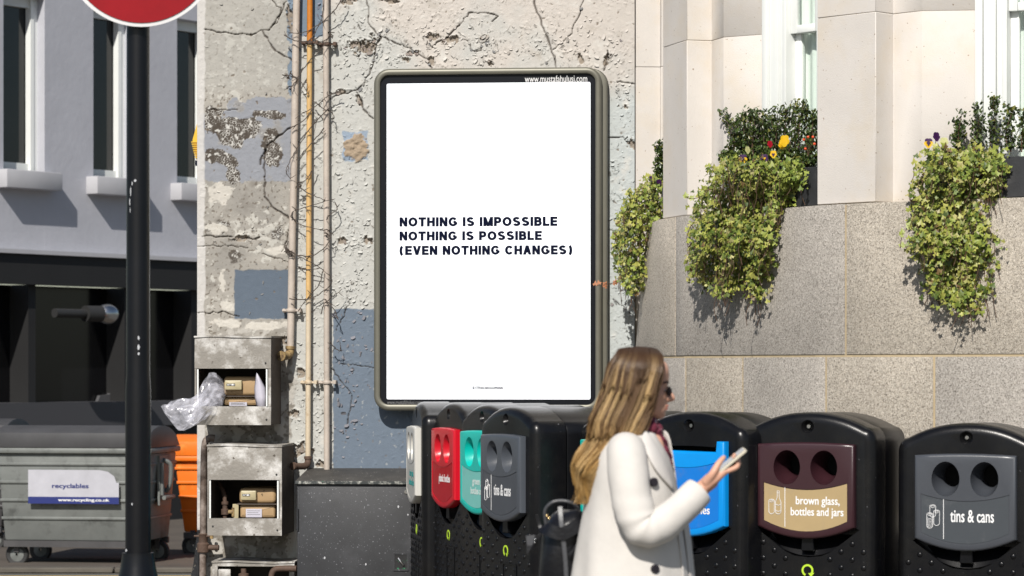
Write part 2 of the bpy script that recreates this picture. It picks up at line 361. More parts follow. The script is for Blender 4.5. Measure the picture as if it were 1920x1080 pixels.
def speckle_stone(name, cols, pos, scale, tint_var, rough=.8, bump=.0015):
    m = bpy.data.materials.new(name); m.use_nodes = True; t = m.node_tree; N = t.nodes; L = t.links; b = N['Principled BSDF']
    b.inputs['Roughness'].default_value = rough; b.inputs['Specular IOR Level'].default_value = .3
    tc = N.new('ShaderNodeTexCoord'); oi = N.new('ShaderNodeObjectInfo')
    v = N.new('ShaderNodeTexVoronoi'); v.inputs['Scale'].default_value = scale
    nz = N.new('ShaderNodeTexNoise'); nz.inputs['Scale'].default_value = scale * .9; nz.inputs['Detail'].default_value = 3
    mx = N.new('ShaderNodeMix'); mx.data_type = 'VECTOR'; mx.inputs[0].default_value = .018
    L.new(tc.outputs['Object'], nz.inputs['Vector']); L.new(tc.outputs['Object'], mx.inputs[4]); L.new(nz.outputs['Color'], mx.inputs[5]); L.new(mx.outputs[1], v.inputs['Vector'])
    sp = N.new('ShaderNodeSeparateColor'); L.new(v.outputs['Color'], sp.inputs[0])
    cr = N.new('ShaderNodeValToRGB'); cr.color_ramp.interpolation = 'CONSTANT'
    cr.color_ramp.elements[0].color = (*cols[0], 1); cr.color_ramp.elements[0].position = 0
    cr.color_ramp.elements[1].color = (*cols[1], 1); cr.color_ramp.elements[1].position = pos[1]
    for c, p in zip(cols[2:], pos[2:]): e = cr.color_ramp.elements.new(p); e.color = (*c, 1)
    L.new(sp.outputs[0], cr.inputs[0])
    n2 = N.new('ShaderNodeTexNoise'); n2.inputs['Scale'].default_value = 3; n2.inputs['Detail'].default_value = 7; L.new(tc.outputs['Object'], n2.inputs['Vector'])
    mr = N.new('ShaderNodeMapRange'); mr.inputs[3].default_value = 1 - tint_var; mr.inputs[4].default_value = 1 + tint_var; mr.inputs[1].default_value = .3; mr.inputs[2].default_value = .7
    L.new(n2.outputs['Fac'], mr.inputs[0])
    mr2 = N.new('ShaderNodeMapRange'); mr2.inputs[3].default_value = .88; mr2.inputs[4].default_value = 1.08; L.new(oi.outputs['Random'], mr2.inputs[0])
    mu = N.new('ShaderNodeMath'); mu.operation = 'MULTIPLY'; L.new(mr.outputs[0], mu.inputs[0]); L.new(mr2.outputs[0], mu.inputs[1])
    cb = N.new('ShaderNodeCombineColor'); [L.new(mu.outputs[0], cb.inputs[i]) for i in range(3)]
    mm = N.new('ShaderNodeMix'); mm.data_type = 'RGBA'; mm.blend_type = 'MULTIPLY'; mm.inputs[0].default_value = 1
    L.new(cr.outputs[0], mm.inputs[6]); L.new(cb.outputs[0], mm.inputs[7]); L.new(mm.outputs[2], b.inputs['Base Color'])
    bn = N.new('ShaderNodeBump'); bn.inputs['Distance'].default_value = bump; L.new(sp.outputs[1], bn.inputs['Height']); L.new(bn.outputs[0], b.inputs['Normal'])
    return m
M['granite'] = speckle_stone('granite', [(.16, .145, .125), (.30, .275, .245), (.43, .395, .35), (.56, .52, .47)], [0, .12, .33, .68], 285, .10)
M['granite_b'] = speckle_stone('granite_warm', [(.16, .14, .115), (.32, .285, .24), (.45, .40, .33), (.57, .52, .445)], [0, .14, .36, .70], 275, .11)
M['lime_stone'] = mat('pale_limestone', K(226, 220, 213, .75), .85, var=.05, vs=4, bump=.0012, bs=150, spec=.2, speck=(K(150, 130, 108), 70, .715), col2=K(224, 213, 197, .75), c2s=2.5, c2t=.6, c2w=.12)
def clear_plastic():
    m = bpy.data.materials.new('clear_plastic'); m.use_nodes = True; t = m.node_tree; N = t.nodes; L = t.links; b = N['Principled BSDF']
    b.inputs['Base Color'].default_value = (.78, .78, .86, 1); b.inputs['Roughness'].default_value = .18; b.inputs['Alpha'].default_value = .34
    b.inputs['Specular IOR Level'].default_value = .9
    tc = N.new('ShaderNodeTexCoord'); n = N.new('ShaderNodeTexNoise'); n.inputs['Scale'].default_value = 14; n.inputs['Detail'].default_value = 2; n.inputs['Distortion'].default_value = 1.2
    L.new(tc.outputs['Object'], n.inputs['Vector']); bn = N.new('ShaderNodeBump'); bn.inputs['Distance'].default_value = .006; L.new(n.outputs['Fac'], bn.inputs['Height']); L.new(bn.outputs[0], b.inputs['Normal'])
    mr = N.new('ShaderNodeMapRange'); mr.inputs[1].default_value = .4; mr.inputs[2].default_value = .7; mr.inputs[3].default_value = .10; mr.inputs[4].default_value = .42
    L.new(n.outputs['Fac'], mr.inputs[0]); L.new(mr.outputs[0], b.inputs['Alpha']); return m
M['clearplastic'] = clear_plastic()
def glass_mat():
    m = bpy.data.materials.new('window_glass'); m.use_nodes = True; t = m.node_tree; N = t.nodes; L = t.links
    tr = N.new('ShaderNodeBsdfTransparent'); gl = N.new('ShaderNodeBsdfGlossy'); gl.inputs['Roughness'].default_value = .03
    fr = N.new('ShaderNodeFresnel'); fr.inputs['IOR'].default_value = 1.7; ms = N.new('ShaderNodeMixShader'); tr.inputs[0].default_value = (.93, .96, .94, 1)
    ge = N.new('ShaderNodeNewGeometry'); s1 = N.new('ShaderNodeMath'); s1.operation = 'SUBTRACT'; s1.inputs[0].default_value = 1; L.new(ge.outputs['Backfacing'], s1.inputs[1]); s2 = N.new('ShaderNodeMath'); s2.operation = 'MULTIPLY'; L.new(fr.outputs[0], s2.inputs[0]); L.new(s1.outputs[0], s2.inputs[1]); L.new(s2.outputs[0], ms.inputs[0]); L.new(tr.outputs[0], ms.inputs[1]); L.new(gl.outputs[0], ms.inputs[2]); L.new(ms.outputs[0], N['Material Output'].inputs[0]); return m
M['glass'] = glass_mat()

# ------------------------------------------------------------------ ground
bm = NB(); box(bm, -150, 150, -60, 240, -.3, 0)
tag(fin('road', bm, M['ground']), None, None, kind='structure')
pv = bpy.data.objects.new('pavement', None); C.objects.link(pv); pv['kind'] = 'structure'
bm = NB(); box(bm, -1.9, 12, 11.2, 19, .0, .004); fin('paving_bed', bm, M['slab'], pv)
sm = None
for i in range(20):
    for j in range(9):
        if sm is None:
            bm = NB(); box(bm, -.296, .296, -.446, .446, 0, .05); o = fin('slab', bm, M['slab'], pv, bevel=.004, seg=1); sm = o.data
        else: o = link('slab', sm, None, pv)
        o.location = (-1.6 + i * .6, 11.65 + j * .9 + (.2 if i % 2 else 0), .004 + random.uniform(-.001, .001))
far = bpy.data.objects.new('far_kerb', None); C.objects.link(far); far['kind'] = 'structure'
km = None
for i in range(16):
    if km is None:
        bm = NB(); box(bm, -.45, .45, -.07, .07, 0, .045); o = fin('kerb_stone', bm, mat('kerb', (.09, .08, .065), .85, var=.25, vs=4), far, bevel=.01, seg=1); km = o.data
    else: o = link('kerb_stone', km, None, far)
    o.location = (-9 + i * .91, 22.1, 0)
M['fardirt'] = mat('dark_far_paving', (.075, .062, .05), .9, var=.3, vs=2)
bm = NB(); box(bm, -12, -1.8, 22.18, 40, 0, .03); tag(fin('far_pavement', bm, M['fardirt']), None, None, kind='structure')
bm = NB(); box(bm, -12, 3, 21.4, 21.5, .001, .004); box(bm, -12, 3, 21.65, 21.75, .001, .004)
tag(fin('road_marking', bm, M['yellow_line']), None, None, kind='structure')

# ------------------------------------------------------------------ peeling wall
YW = 5.0; cw, sw = math.cos(R(YW)), math.sin(R(YW)); WY = 16.0; WR = R(-YW)
def wu(px, py, o=0.):      # image position -> wall coordinates (u, z) at a distance o in front of the wall
    a = (px - CX) / F; u = (a * (WY - o * cw) + o * sw) / (cw + a * sw); Y = WY - u * sw - o * cw
    return u, CH + (HY - py) * Y / F
wall = thing('peeling_wall', 'tall wall of flaking grey and white paint with cracks, behind the lit poster case', 'wall', (0, WY, 0), WR)
U0, U1 = wu(370, 500)[0], wu(1190, 500)[0]; Z0, Z1 = .30, 3.80; ST = .0042
us = np.arange(U0, U1 + ST / 2, ST); zs = np.arange(Z0, Z1, ST); us[-1] = U1
UU, ZZ = np.meshgrid(us, zs)
YY = WY - UU * sw; PX = CX + F * UU * cw / YY; PY = HY - (ZZ - CH) * F / YY
def CV(r, g, b, k=.75): return np.array(K(r, g, b, k))
n1 = fbm(UU, ZZ, 1.6, 4, 1); n2 = fbm(UU, ZZ, 7, 4, 5); n3 = fbm(UU, ZZ, 30, 3, 9); n4 = fbm(UU, ZZ, 70, 2, 14)
warp = .02 * fbm(UU, ZZ, 12, 3, 21)
def mixm(A, c, m): return A * (1 - m[..., None]) + c * m[..., None]
col = np.ones(UU.shape + (3,)) * CV(197, 197, 192)
col = mixm(col, CV(207, 200, 192), ss(-.1, .35, n1 + (150 - PY) / 420 + .1))
col = mixm(col, CV(197, 203, 202), ss(.0, .5, (PX - 1000) / 260 * ss(120, 250, PY)))
col = mixm(col, CV(176, 168, 156), .5 * ss(.25, .6, n2)); col = mixm(col, CV(222, 219, 212), .6 * ss(.22, .5, -n2))
H = .0004 * n3 + .0008 * n2 + .0003 * n4
# flaking paint: curled cells
wx = UU + .012 * fbm(UU, ZZ, 18, 2, 31); wz = ZZ + .012 * fbm(UU, ZZ, 18, 2, 33)
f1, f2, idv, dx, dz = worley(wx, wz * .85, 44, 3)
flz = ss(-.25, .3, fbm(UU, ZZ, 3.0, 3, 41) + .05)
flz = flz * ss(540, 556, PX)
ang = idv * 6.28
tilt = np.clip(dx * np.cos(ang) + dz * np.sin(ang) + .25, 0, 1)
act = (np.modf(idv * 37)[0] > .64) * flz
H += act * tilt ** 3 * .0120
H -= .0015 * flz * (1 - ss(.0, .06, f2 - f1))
flake_shade = flz * (1 - ss(.03, .11, f2 - f1)) * (np.modf(idv * 37)[0] > .45) * ss(-.05, .15, -dz) * ss(-.3, .1, n2)  # shade under the lifted flake edges, painted as dark arcs on their lower side
col = mixm(col, CV(96, 88, 78), .85 * flake_shade)
f1b, f2b, idb, dxb, dzb = worley(wx, wz, 60, 8)
H += .0020 * (np.modf(idb * 51)[0] > .80) * np.clip(.3 - dzb, 0, 1) * ss(-.3, .2, n1 + .2)
# left pier: bare grey concrete
edge_px = 548 + 6 * n2 * 3
pier = 1 - ss(-2, 2, PX - edge_px)
pc = np.ones(UU.shape + (3,)) * CV(166, 161, 153)
pc = mixm(pc, CV(186, 180, 170), ss(-.1, .4, n1 + .2)); pc = mixm(pc, CV(140, 133, 124), .6 * ss(.15, .5, n2))
wsp = ss(.16, .24, fbm(UU, ZZ, 22, 4, 51) * .7 + .45 * fbm(UU, ZZ, 4, 2, 55))
pc = mixm(pc, CV(216, 212, 202), .85 * wsp)
pc = mixm(pc, CV(118, 108, 96), .8 * ss(.30, .38, fbm(UU, ZZ, 45, 2, 61)))
low = ss(585, 640, PY); pc = mixm(pc, CV(120, 112, 100), .6 * low * ss(-.2, .3, n2)); pc = mixm(pc, CV(208, 203, 194), low * ss(.05, .15, fbm(UU, ZZ, 11, 4, 66)) * .9)
# pale upper part, mottled
pc = mixm(pc, CV(197, 194, 186), (1 - ss(150, 190, PY + 14 * n2)) * .55)
pc = pc * np.array((.86, .87, .88)); col = mixm(col, pc, pier); H = H * (1 - pier) + pier * (.0016 * n2 + .0016 * n3 + .0015 * wsp + .003)
# blue strip behind the pipes at the top
def rect(x0, x1, y0, y1, j=4.):
    jx = j * 2.2 * fbm(UU, ZZ, 14, 3, 71); jy = j * 2.2 * fbm(UU, ZZ, 14, 3, 75)
    return ss(-1, 1, PX + jx - x0) * (1 - ss(-1, 1, PX + jx - x1)) * ss(-1, 1, PY + jy - y0) * (1 - ss(-1, 1, PY + jy - y1))
strip = rect(540, 607, -200, 72, 5) * (1 - .0); strip = np.maximum(strip, rect(541, 556, 60, 200, 7))
col = mixm(col, CV(122, 138, 154), strip); H -= .002 * strip
lil = rect(372, 549, 208, 340, 5); lil = np.maximum(lil, rect(430, 549, 186, 212, 6))
col = mixm(col, CV(150, 153, 160), lil * (1 - .6 * ss(.15, .4, n2)))
# torn paper with lace print: dark ground, white filigree
lace_shape = np.zeros(UU.shape)
for (bx, by, rx, ry, a) in ((440, 240, 58, 24, 0), (400, 222, 22, 26, 0), (505, 215, 40, 9, .1), (437, 262, 30, 18, .3), (425, 300, 32, 15, .6), (437, 325, 15, 24, -.2), (515, 292, 20, 26, .3), (395, 292, 14, 18, 0), (505, 260, 14, 26, .5)):
    ca, sa = math.cos(a), math.sin(a); X_ = (PX - bx) * ca + (PY - by) * sa; Y_ = -(PX - bx) * sa + (PY - by) * ca
    lace_shape = np.maximum(lace_shape, 1 - ss(.55, 1.0, (X_ / rx) ** 2 + (Y_ / ry) ** 2 + .9 * fbm(UU, ZZ, 16, 4, 81)))
f1c, f2c, idc, _, _ = worley(UU, ZZ, 42, 19); ring = 1 - ss(.03, .09, np.abs(f1c - .34)); web = 1 - ss(.0, .07, f2c - f1c)
fil = np.clip(ring + web * .8, 0, 1) * ss(-.25, .25, fbm(UU, ZZ, 9, 3, 85) + .05)
lace = mixm(np.ones(UU.shape + (3,)) * CV(78, 70, 62), CV(214, 212, 206), np.clip(fil + ss(.25, .4, fbm(UU, ZZ, 38, 2, 88)), 0, 1) * .9)
lm = ss(.4, .6, lace_shape) * (PX > 385) * (PX < 548)
col = col * (1 - lm[..., None]) + lace * lm[..., None]
for (bx, by, r0) in ((408, 430, 17), (392, 425, 12), (520, 437, 17), (425, 420, 10), (440, 480, 16)):
    d = np.hypot(PX - bx, PY - by) / r0 + .8 * fbm(UU, ZZ, 20, 3, 90); m_ = (1 - ss(.6, .9, d)) * .9; col = col * (1 - m_[..., None]) + lace * m_[..., None]
for (bx, by, rx, ry) in ((412, 362, 28, 22), (405, 430, 26, 12), (418, 525, 8, 25), (432, 572, 20, 14), (520, 470, 20, 10), (500, 610, 60, 10), (430, 606, 40, 9)):
    d = ((PX - bx) / rx) ** 2 + ((PY - by) / ry) ** 2 + 1.3 * fbm(UU, ZZ, 18, 4, 92); m_ = (1 - ss(.5, .75, d)) * .85 * pier; col = mixm(col, CV(214, 209, 199), m_); H += .001 * m_
sl1 = rect(440, 549, 506, 598, 1.6) * ss(-2, 2, edge_px - 4 - PX); col = mixm(col, CV(98, 110, 124), sl1)
H = H * (1 - .6 * sl1)
sl2 = rect(625, 800, 579, 900, 2.0); col = mixm(col, CV(113, 126, 141), sl2 * (1 - .5 * ss(.42, .5, n3))); H = H * (1 - .55 * sl2)
sm_ = rect(643, 690, 247, 302, 3); col = mixm(col, CV(150, 165, 182), sm_)
pl = (1 - ss(.7, 1., ((PX - 668) / 24) ** 2 + ((PY - 278) / 27) ** 2 + 1.1 * fbm(UU, ZZ, 18, 4, 95))); col = mixm(col, CV(168, 150, 128), pl); H += pl * (.006 + .010 * n3 + .006 * n2)
# chips: missing flakes showing brown plaster
CH_ = [(812, 68, 15, 8, .2), (845, 76, 17, 8, -.2), (905, 72, 9, 4, -.5), (672, 88, 26, 12, .1), (693, 85, 14, 20, .4), (1137, 115, 6, 18, .35), (1182, 270, 12, 9, .6), (645, 452, 12, 8, 0), (688, 450, 12, 7, .2),
       (550, 775, 12, 8, .4), (560, 845, 10, 20, .3), (655, 2, 14, 8, 0), (728, 2, 18, 6, 0), (920, 118, 7, 7, 0), (808, 115, 9, 8, .7), (1090, 112, 5, 14, -.4), (675, 190, 5, 18, -.35), (640, 172, 12, 5, -.2), (1175, 200, 5, 5, 0), (600, 870, 9, 8, 0), (532, 640, 8, 12, 0), (760, 110, 9, 5, .4), (778, 98, 10, 5, 0), (565, 700, 8, 13, .2), (582, 845, 7, 12, .1), (452, 447, 16, 6, -.2), (545, 30, 9, 26, 0)]
for (bx, by, rx, ry, a) in CH_:
    ca, sa = math.cos(a), math.sin(a); X_ = (PX - bx) * ca + (PY - by) * sa; Y_ = -(PX - bx) * sa + (PY - by) * ca
    d = (X_ / rx) ** 2 + (Y_ / ry) ** 2 + 2.2 * fbm(UU, ZZ, 30, 3, 97); m_ = 1 - ss(.6, .75, d); rim = (1 - ss(1.0, 1.5, d)) * (1 - m_)
    col = mixm(col, CV(150, 138, 124), m_ * .95 * ss(-.5, .1, n3 + .2)); H += rim * .012 * ss(-.2, .5, -Y_ / ry) - m_ * .010 + m_ * .003 * n3
# scattered small chips and pits
pit = ss(.56, .6, fbm(UU, ZZ, 26, 2, 101) + .12 * n1) * (1 - sl2 * .5); col = mixm(col, CV(120, 108, 94), pit * .8); H -= .003 * pit
# cracks
def crack(pts, wd=3.2, off=(0, 0), sc=1., seed=0, dark=.85):
    global H, col
    p = [(off[0] + x / sc, off[1] + y / sc) for x, y in pts]; r = np.random.RandomState(seed)
    q = []
    for a, b in zip(p, p[1:]):
        n = max(2, int(math.hypot(b[0] - a[0], b[1] - a[1]) / 7)); 
        for k in range(n): q.append((a[0] + (b[0] - a[0]) * k / n + r.uniform(-2, 2), a[1] + (b[1] - a[1]) * k / n + r.uniform(-2, 2)))
    q.append(p[-1]); xs = [t[0] for t in q]; ys = [t[1] for t in q]
    sel = (PX > min(xs) - 9) & (PX < max(xs) + 9) & (PY > min(ys) - 9) & (PY < max(ys) + 9); idx = np.nonzero(sel)
    x = PX[idx]; y = PY[idx]; D = np.full(x.shape, 99.)
    for k, (a, b) in enumerate(zip(q, q[1:])):
        vx, vy = b[0] - a[0], b[1] - a[1]; L2 = vx * vx + vy * vy + 1e-6; t = np.clip(((x - a[0]) * vx + (y - a[1]) * vy) / L2, 0, 1)
        wk = wd * (.45 + .75 * r.rand()); D = np.minimum(D, np.hypot(x - a[0] - t * vx, y - a[1] - t * vy) / wk)
    D = D / .85; m = 1 - ss(.35, .85, D); H[idx] -= m * .011
    c = col[idx]; col[idx] = c * (1 - m[:, None] * dark) + CV(70, 60, 52) * (m[:, None] * dark)
o5 = (600, 0); c5 = 3.097; o1 = (140, 0); c1 = 3.6; o2 = (140, 280); c2 = 3.176
for i, (pts, w_, of, sc) in enumerate([
    ([(270, -40), (272, 0), (285, 110), (290, 150), (340, 200), (420, 240), (500, 275), (560, 305), (620, 350), (650, 395)], 2.6, o5, c5),
    ([(355, 220), (325, 290), (310, 370), (290, 430), (240, 500), (190, 535), (120, 545), (60, 570), (0, 590)], 3.4, o5, c5),
    ([(215, 540), (245, 590), (255, 640), (310, 690)], 3.0, o5, c5),
    ([(1225, -60), (1240, 0), (1275, 100), (1310, 190), (1340, 270), (1355, 330), (1370, 390)], 3.6, o5, c5),
    ([(1345, 290), (1420, 240), (1460, 190), (1500, 100), (1530, 0), (1540, -60)], 2.0, o5, c5),
    ([(600, 215), (625, 260), (655, 280), (680, 250), (740, 215), (800, 160), (870, 75), (960, 70), (1030, 95), (1000, 125)], 2.6, o5, c5),
    ([(1720, 480), (1760, 478), (1835, 488)], 2.6, o5, c5), ([(1680, 795), (1760, 800), (1790, 830)], 2., o5, c5), ([(1665, 290), (1672, 350), (1650, 410)], 3., o5, c5),
    ([(840, 230), (870, 250), (880, 290), (930, 300), (935, 250), (980, 240)], 1.8, o5, c5), ([(220, 150), (240, 175)], 2.2, o5, c5), ([(240, 250), (232, 330), (195, 320)], 2.4, o5, c5),
    ([(1340, 0), (1390, 60), (1380, 130), (1310, 210), (1265, 210), (1200, 232), (1100, 228), (990, 215), (880, 200)], 2.4, o1, c1),
    ([(1265, 215), (1340, 320), (1400, 370), (1470, 410)], 3.0, o1, c1), ([(1460, 860), (1380, 920), (1300, 990), (1262, 1060), (1255, 1110)], 3.4, o1, c1), ([(1310, 210), (1360, 150), (1430, 10)], 2.0, o1, c1),
    ([(1140, 0), (1130, 60), (1135, 200), (1135, 290), (1180, 340), (1250, 390), (1290, 420)], 3.2, o2, c2), ([(1110, 620), (1200, 650), (1280, 670)], 1.6, o2, c2),
    ([(735, 975), (900, 970), (980, 995)], 1.8, o2, c2), ([(765, 518), (860, 520), (940, 522)], 3., o2, c2), ([(735, 575), (940, 575), (1040, 590)], 1.5, o2, c2), ([(1020, 530), (1060, 542), (1100, 525)], 3.4, o2, c2),
    ([(1240, 610), (1270, 540), (1275, 480)], 2.0, o2, c2), ([(905, 740), (1100, 742)], 1.6, o1, c1),
    ([(620, 690), (660, 740), (650, 800)], 1.6, (0, 0), 1), ([(700, 690), (640, 682)], 1.5, (0, 0), 1), ([(1142, 430), (1165, 436), (1190, 428)], 1.6, (0, 0), 1), ([(1150, 560), (1185, 590)], 1.5, (0, 0), 1), ([(630, 620), (655, 570), (650, 545)], 1.6, (0, 0), 1)]):
    crack(pts, w_, of, sc, i)
# worn white arris on the left edge, black paint at its foot
ed = 1 - ss(0, 3, PX - 383 - 3 * n2 * 2); col = mixm(col, CV(214, 211, 207), ed * .85); H += ed * .001
blk = (1 - ss(-2, 2, (PX - 383) + 14 * n2 - (PY - 985) * .02)) * ss(985, 1005, PY + 20 * n2); col = mixm(col, np.array((.012, .012, .013)), blk)
fade = ss(0, .004, UU - U0) * ss(0, .004, U1 - UU); H = H * fade + .006
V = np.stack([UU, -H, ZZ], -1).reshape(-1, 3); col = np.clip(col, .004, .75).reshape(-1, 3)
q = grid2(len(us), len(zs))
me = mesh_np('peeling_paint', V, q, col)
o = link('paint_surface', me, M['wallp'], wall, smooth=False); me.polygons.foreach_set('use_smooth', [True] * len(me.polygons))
bm = NB(); box(bm, U0 + .004, U1 - .002, .014, .34, 0, 6.5); fin('wall_core', bm, M['wedge'], wall)
bm = NB(); box(bm, U0, U1, -.006, .014, Z1, 6.5); box(bm, U0, U1, -.006, .014, 0, Z0); fin('render_coat', bm, M['walls'], wall)
# curled flakes of paint standing off the surface
fr_ = random.Random(77); FV, FF, FC = [], [], []
hot = [(812, 72, 60, 30), (690, 90, 50, 45), (905, 80, 40, 30), (640, 180, 45, 60), (650, 360, 40, 50), (1160, 300, 28, 150), (1160, 150, 28, 60), (1165, 520, 22, 60), (590, 250, 45, 200), (592, 650, 30, 200), (660, 450, 45, 40), (770, 100, 90, 28), (1080, 80, 60, 50), (660, 60, 70, 60), (650, 540, 40, 30), (580, 800, 40, 60), (1000, 90, 90, 35), (480, 430, 60, 30), (560, 450, 12, 250), (660, 720, 35, 120)]
for k in range(1500):
    if k % 5: cx_, cy_, sx_, sy_ = fr_.choice(hot); x = fr_.gauss(cx_, sx_ * .6); y = fr_.gauss(cy_, sy_ * .6)
    else: x = fr_.uniform(380, 1185); y = fr_.uniform(0, 870)
    if not (376 < x < 1187) or y > 1000 or (698 < x < 1140 and y > 128): continue
    u_, z_ = wu(x, y, .006); sc_ = fr_.uniform(.005, .013) * (1.5 if fr_.random() < .12 else 1); a0 = fr_.gauss(-1.2, 1.1); lift = sc_ * fr_.uniform(.35, .9)
    n_ = 6; b0 = len(FV); ca, sa = math.cos(a0), math.sin(a0)
    for row, (t_, off_) in enumerate(((0, -.0005), (.55, .25), (1., 1.))):
        for j in range(4):
            q = (j / 3 - .5) * 2; lx = t_ * sc_ * (1 - .25 * q * q) * (.9 + .2 * fr_.random()); ly = q * sc_ * fr_.uniform(.7, 1.0)
            FV.append((u_ + lx * ca - ly * sa, -.0065 - lift * off_ * (1 - .3 * abs(q)), z_ + lx * sa + ly * ca))
    iu = min(len(us) - 1, max(0, int((u_ - U0) / ST))); iz = min(len(zs) - 1, max(0, int((z_ - Z0) / ST))); c_ = col[iz * len(us) + iu]; c_ = np.maximum(c_, .18) * fr_.uniform(.85, 1.1)
    FC += [c_] * 12
    for r in range(2):
        for j in range(3): FF.append((b0 + r * 4 + j, b0 + r * 4 + j + 1, b0 + r * 4 + 5 + j, b0 + r * 4 + 4 + j))
fo_ = link('paint_flakes', mesh_np('paint_flakes', np.array(FV), np.array(FF), np.array(FC)), M['wallp'], wall); fo_['kind'] = 'stuff'
# lumpy black painted foot of the corner
bm = NB(); rings = []
for k in range(14):
    z = .02 + k * .05; b = .05 * (1 - (k / 13) ** 1.5) + random.uniform(-.006, .006)
    rings.append([(U0 - b, -.02, z), (U0 + .015, -.03 - b * .3, z), (U0 + .02, .03, z), (U0 + .0, .3, z), (U0 - b, .3, z)])
loft(bm, rings); fixn(bm); fin('corner_foot', bm, mat('black_flaking_foot', (.012, .012, .013), .6, bump=.006, bs=40, col2=K(205, 190, 165), c2s=16, c2t=.62, c2w=.02), wall)

# ------------------------------------------------------------------ things fixed to the peeling wall
def rebase(t, u, z):
    for c in t.children: c.location = Vector(c.location) - Vector((u, 0, z))
    t.location = (u * cw, WY - u * sw, z); t.rotation_euler = (0, 0, WR)
def rrect(x0, x1, z0, z1, r, n=8):
    pts = []
    for cx, cz, a0 in ((x1 - r, z0 + r, -90), (x1 - r, z1 - r, 0), (x0 + r, z1 - r, 90), (x0 + r, z0 + r, 180)):
        for k in range(n + 1):
            a = R(a0 + 90 * k / n); pts.append((cx + r * math.cos(a), cz + r * math.sin(a)))
    return pts
def annulus(bm, rings):
    loft(bm, rings, cap=False)
OUT = .135
fl, ft = wu(700.5, 129, OUT); fr, fb = wu(1128, 771, OUT)
bb = thing('poster_case', 'large backlit white poster in a black and olive rounded case on the peeling wall', 'poster case')
A = rrect(fl, fr, fb, ft, .085)
bm = NB()
ringsA = []
for d, y in ((0, -.088), (0, -.118), (.004, -.127), (.012, -.132), (.028, -.132), (.034, -.128), (.036, -.116), (.036, -.10)):
    ringsA.append([(x, y, z) for x, z in offs(A, d)])
annulus(bm, ringsA); fin('frame', bm, M['olive'], bb, smooth=True)
B = rrect(fl + .018, fr + .030, fb + .012, ft - .004, .09)
bm = NB(); loft(bm, [[(x, y, z) for x, z in offs(B, d)] for d, y in ((0, -.0), (0, -.075), (.005, -.085), (.012, -.087))]); fixn(bm); fin('casing', bm, M['olive'], bb, smooth=True)
bm = NB(); annulus(bm, [[(x, y, z) for x, z in offs(B, d)] for d, y in ((-.003, -.03), (-.003, -.040), (0, -.040))]); fin('gasket', bm, M['olive_dark'], bb, smooth=True)
bm = NB(); prism_y(bm, offs(A, .035), -.112, -.09); fin('glass_border', bm, M['mask'], bb)
pl_, pt_ = wu(725, 157, .118); pr_, pb_ = wu(1107, 749, .118)
bm = NB(); prism_y(bm, rrect(pl_, pr_, pb_, pt_, .008, 3), -.1155, -.1125); fin('poster', bm, M['poster'], bb)
def wtext(name, s, m, x0, x1, ytop, ybot, y, off=.02, spacing=1.):
    a, z1 = wu(x0, ytop, -y); b, z0 = wu(x1, ybot, -y)
    return text(name, s, m, bb, a, z0, b - a, y, z1 - z0, off=off, spacing=spacing, ext=.0008)
_a, _b = wu(749, 407.5, .117), wu(1045, 423.5, .117); block_text('NOTHING IS IMPOSSIBLE', M['navy'], bb, _a[0], _b[1], _b[0] - _a[0], _a[1] - _b[1], -.1170)
_a, _b = wu(749, 434, .117), wu(1016, 450, .117); block_text('NOTHING IS POSSIBLE', M['navy'], bb, _a[0], _b[1], _b[0] - _a[0], _a[1] - _b[1], -.1170)
_a, _b = wu(749, 461, .117), wu(1073, 477, .117); block_text('(EVEN NOTHING CHANGES)', M['navy'], bb, _a[0], _b[1], _b[0] - _a[0], _a[1] - _b[1], -.1170)
wtext('credit_line', '© STEFAN BRÜGGEMANN', M['navy'], 886, 943, 723.5, 730, -.1165, .03)
wtext('web_address', 'www.mustafahulusi.com', M['white_print'], 984, 1101, 141.5, 153.5, -.1135, .0)
wtext('web_address', 'www.mustafahulusi.com', M['grey_print'], 726, 790, 750.5, 758, -.1135, .0)  # the address's faint reflection in the glass border, drawn as grey lettering
rebase(bb, (fl + fr) / 2, fb)

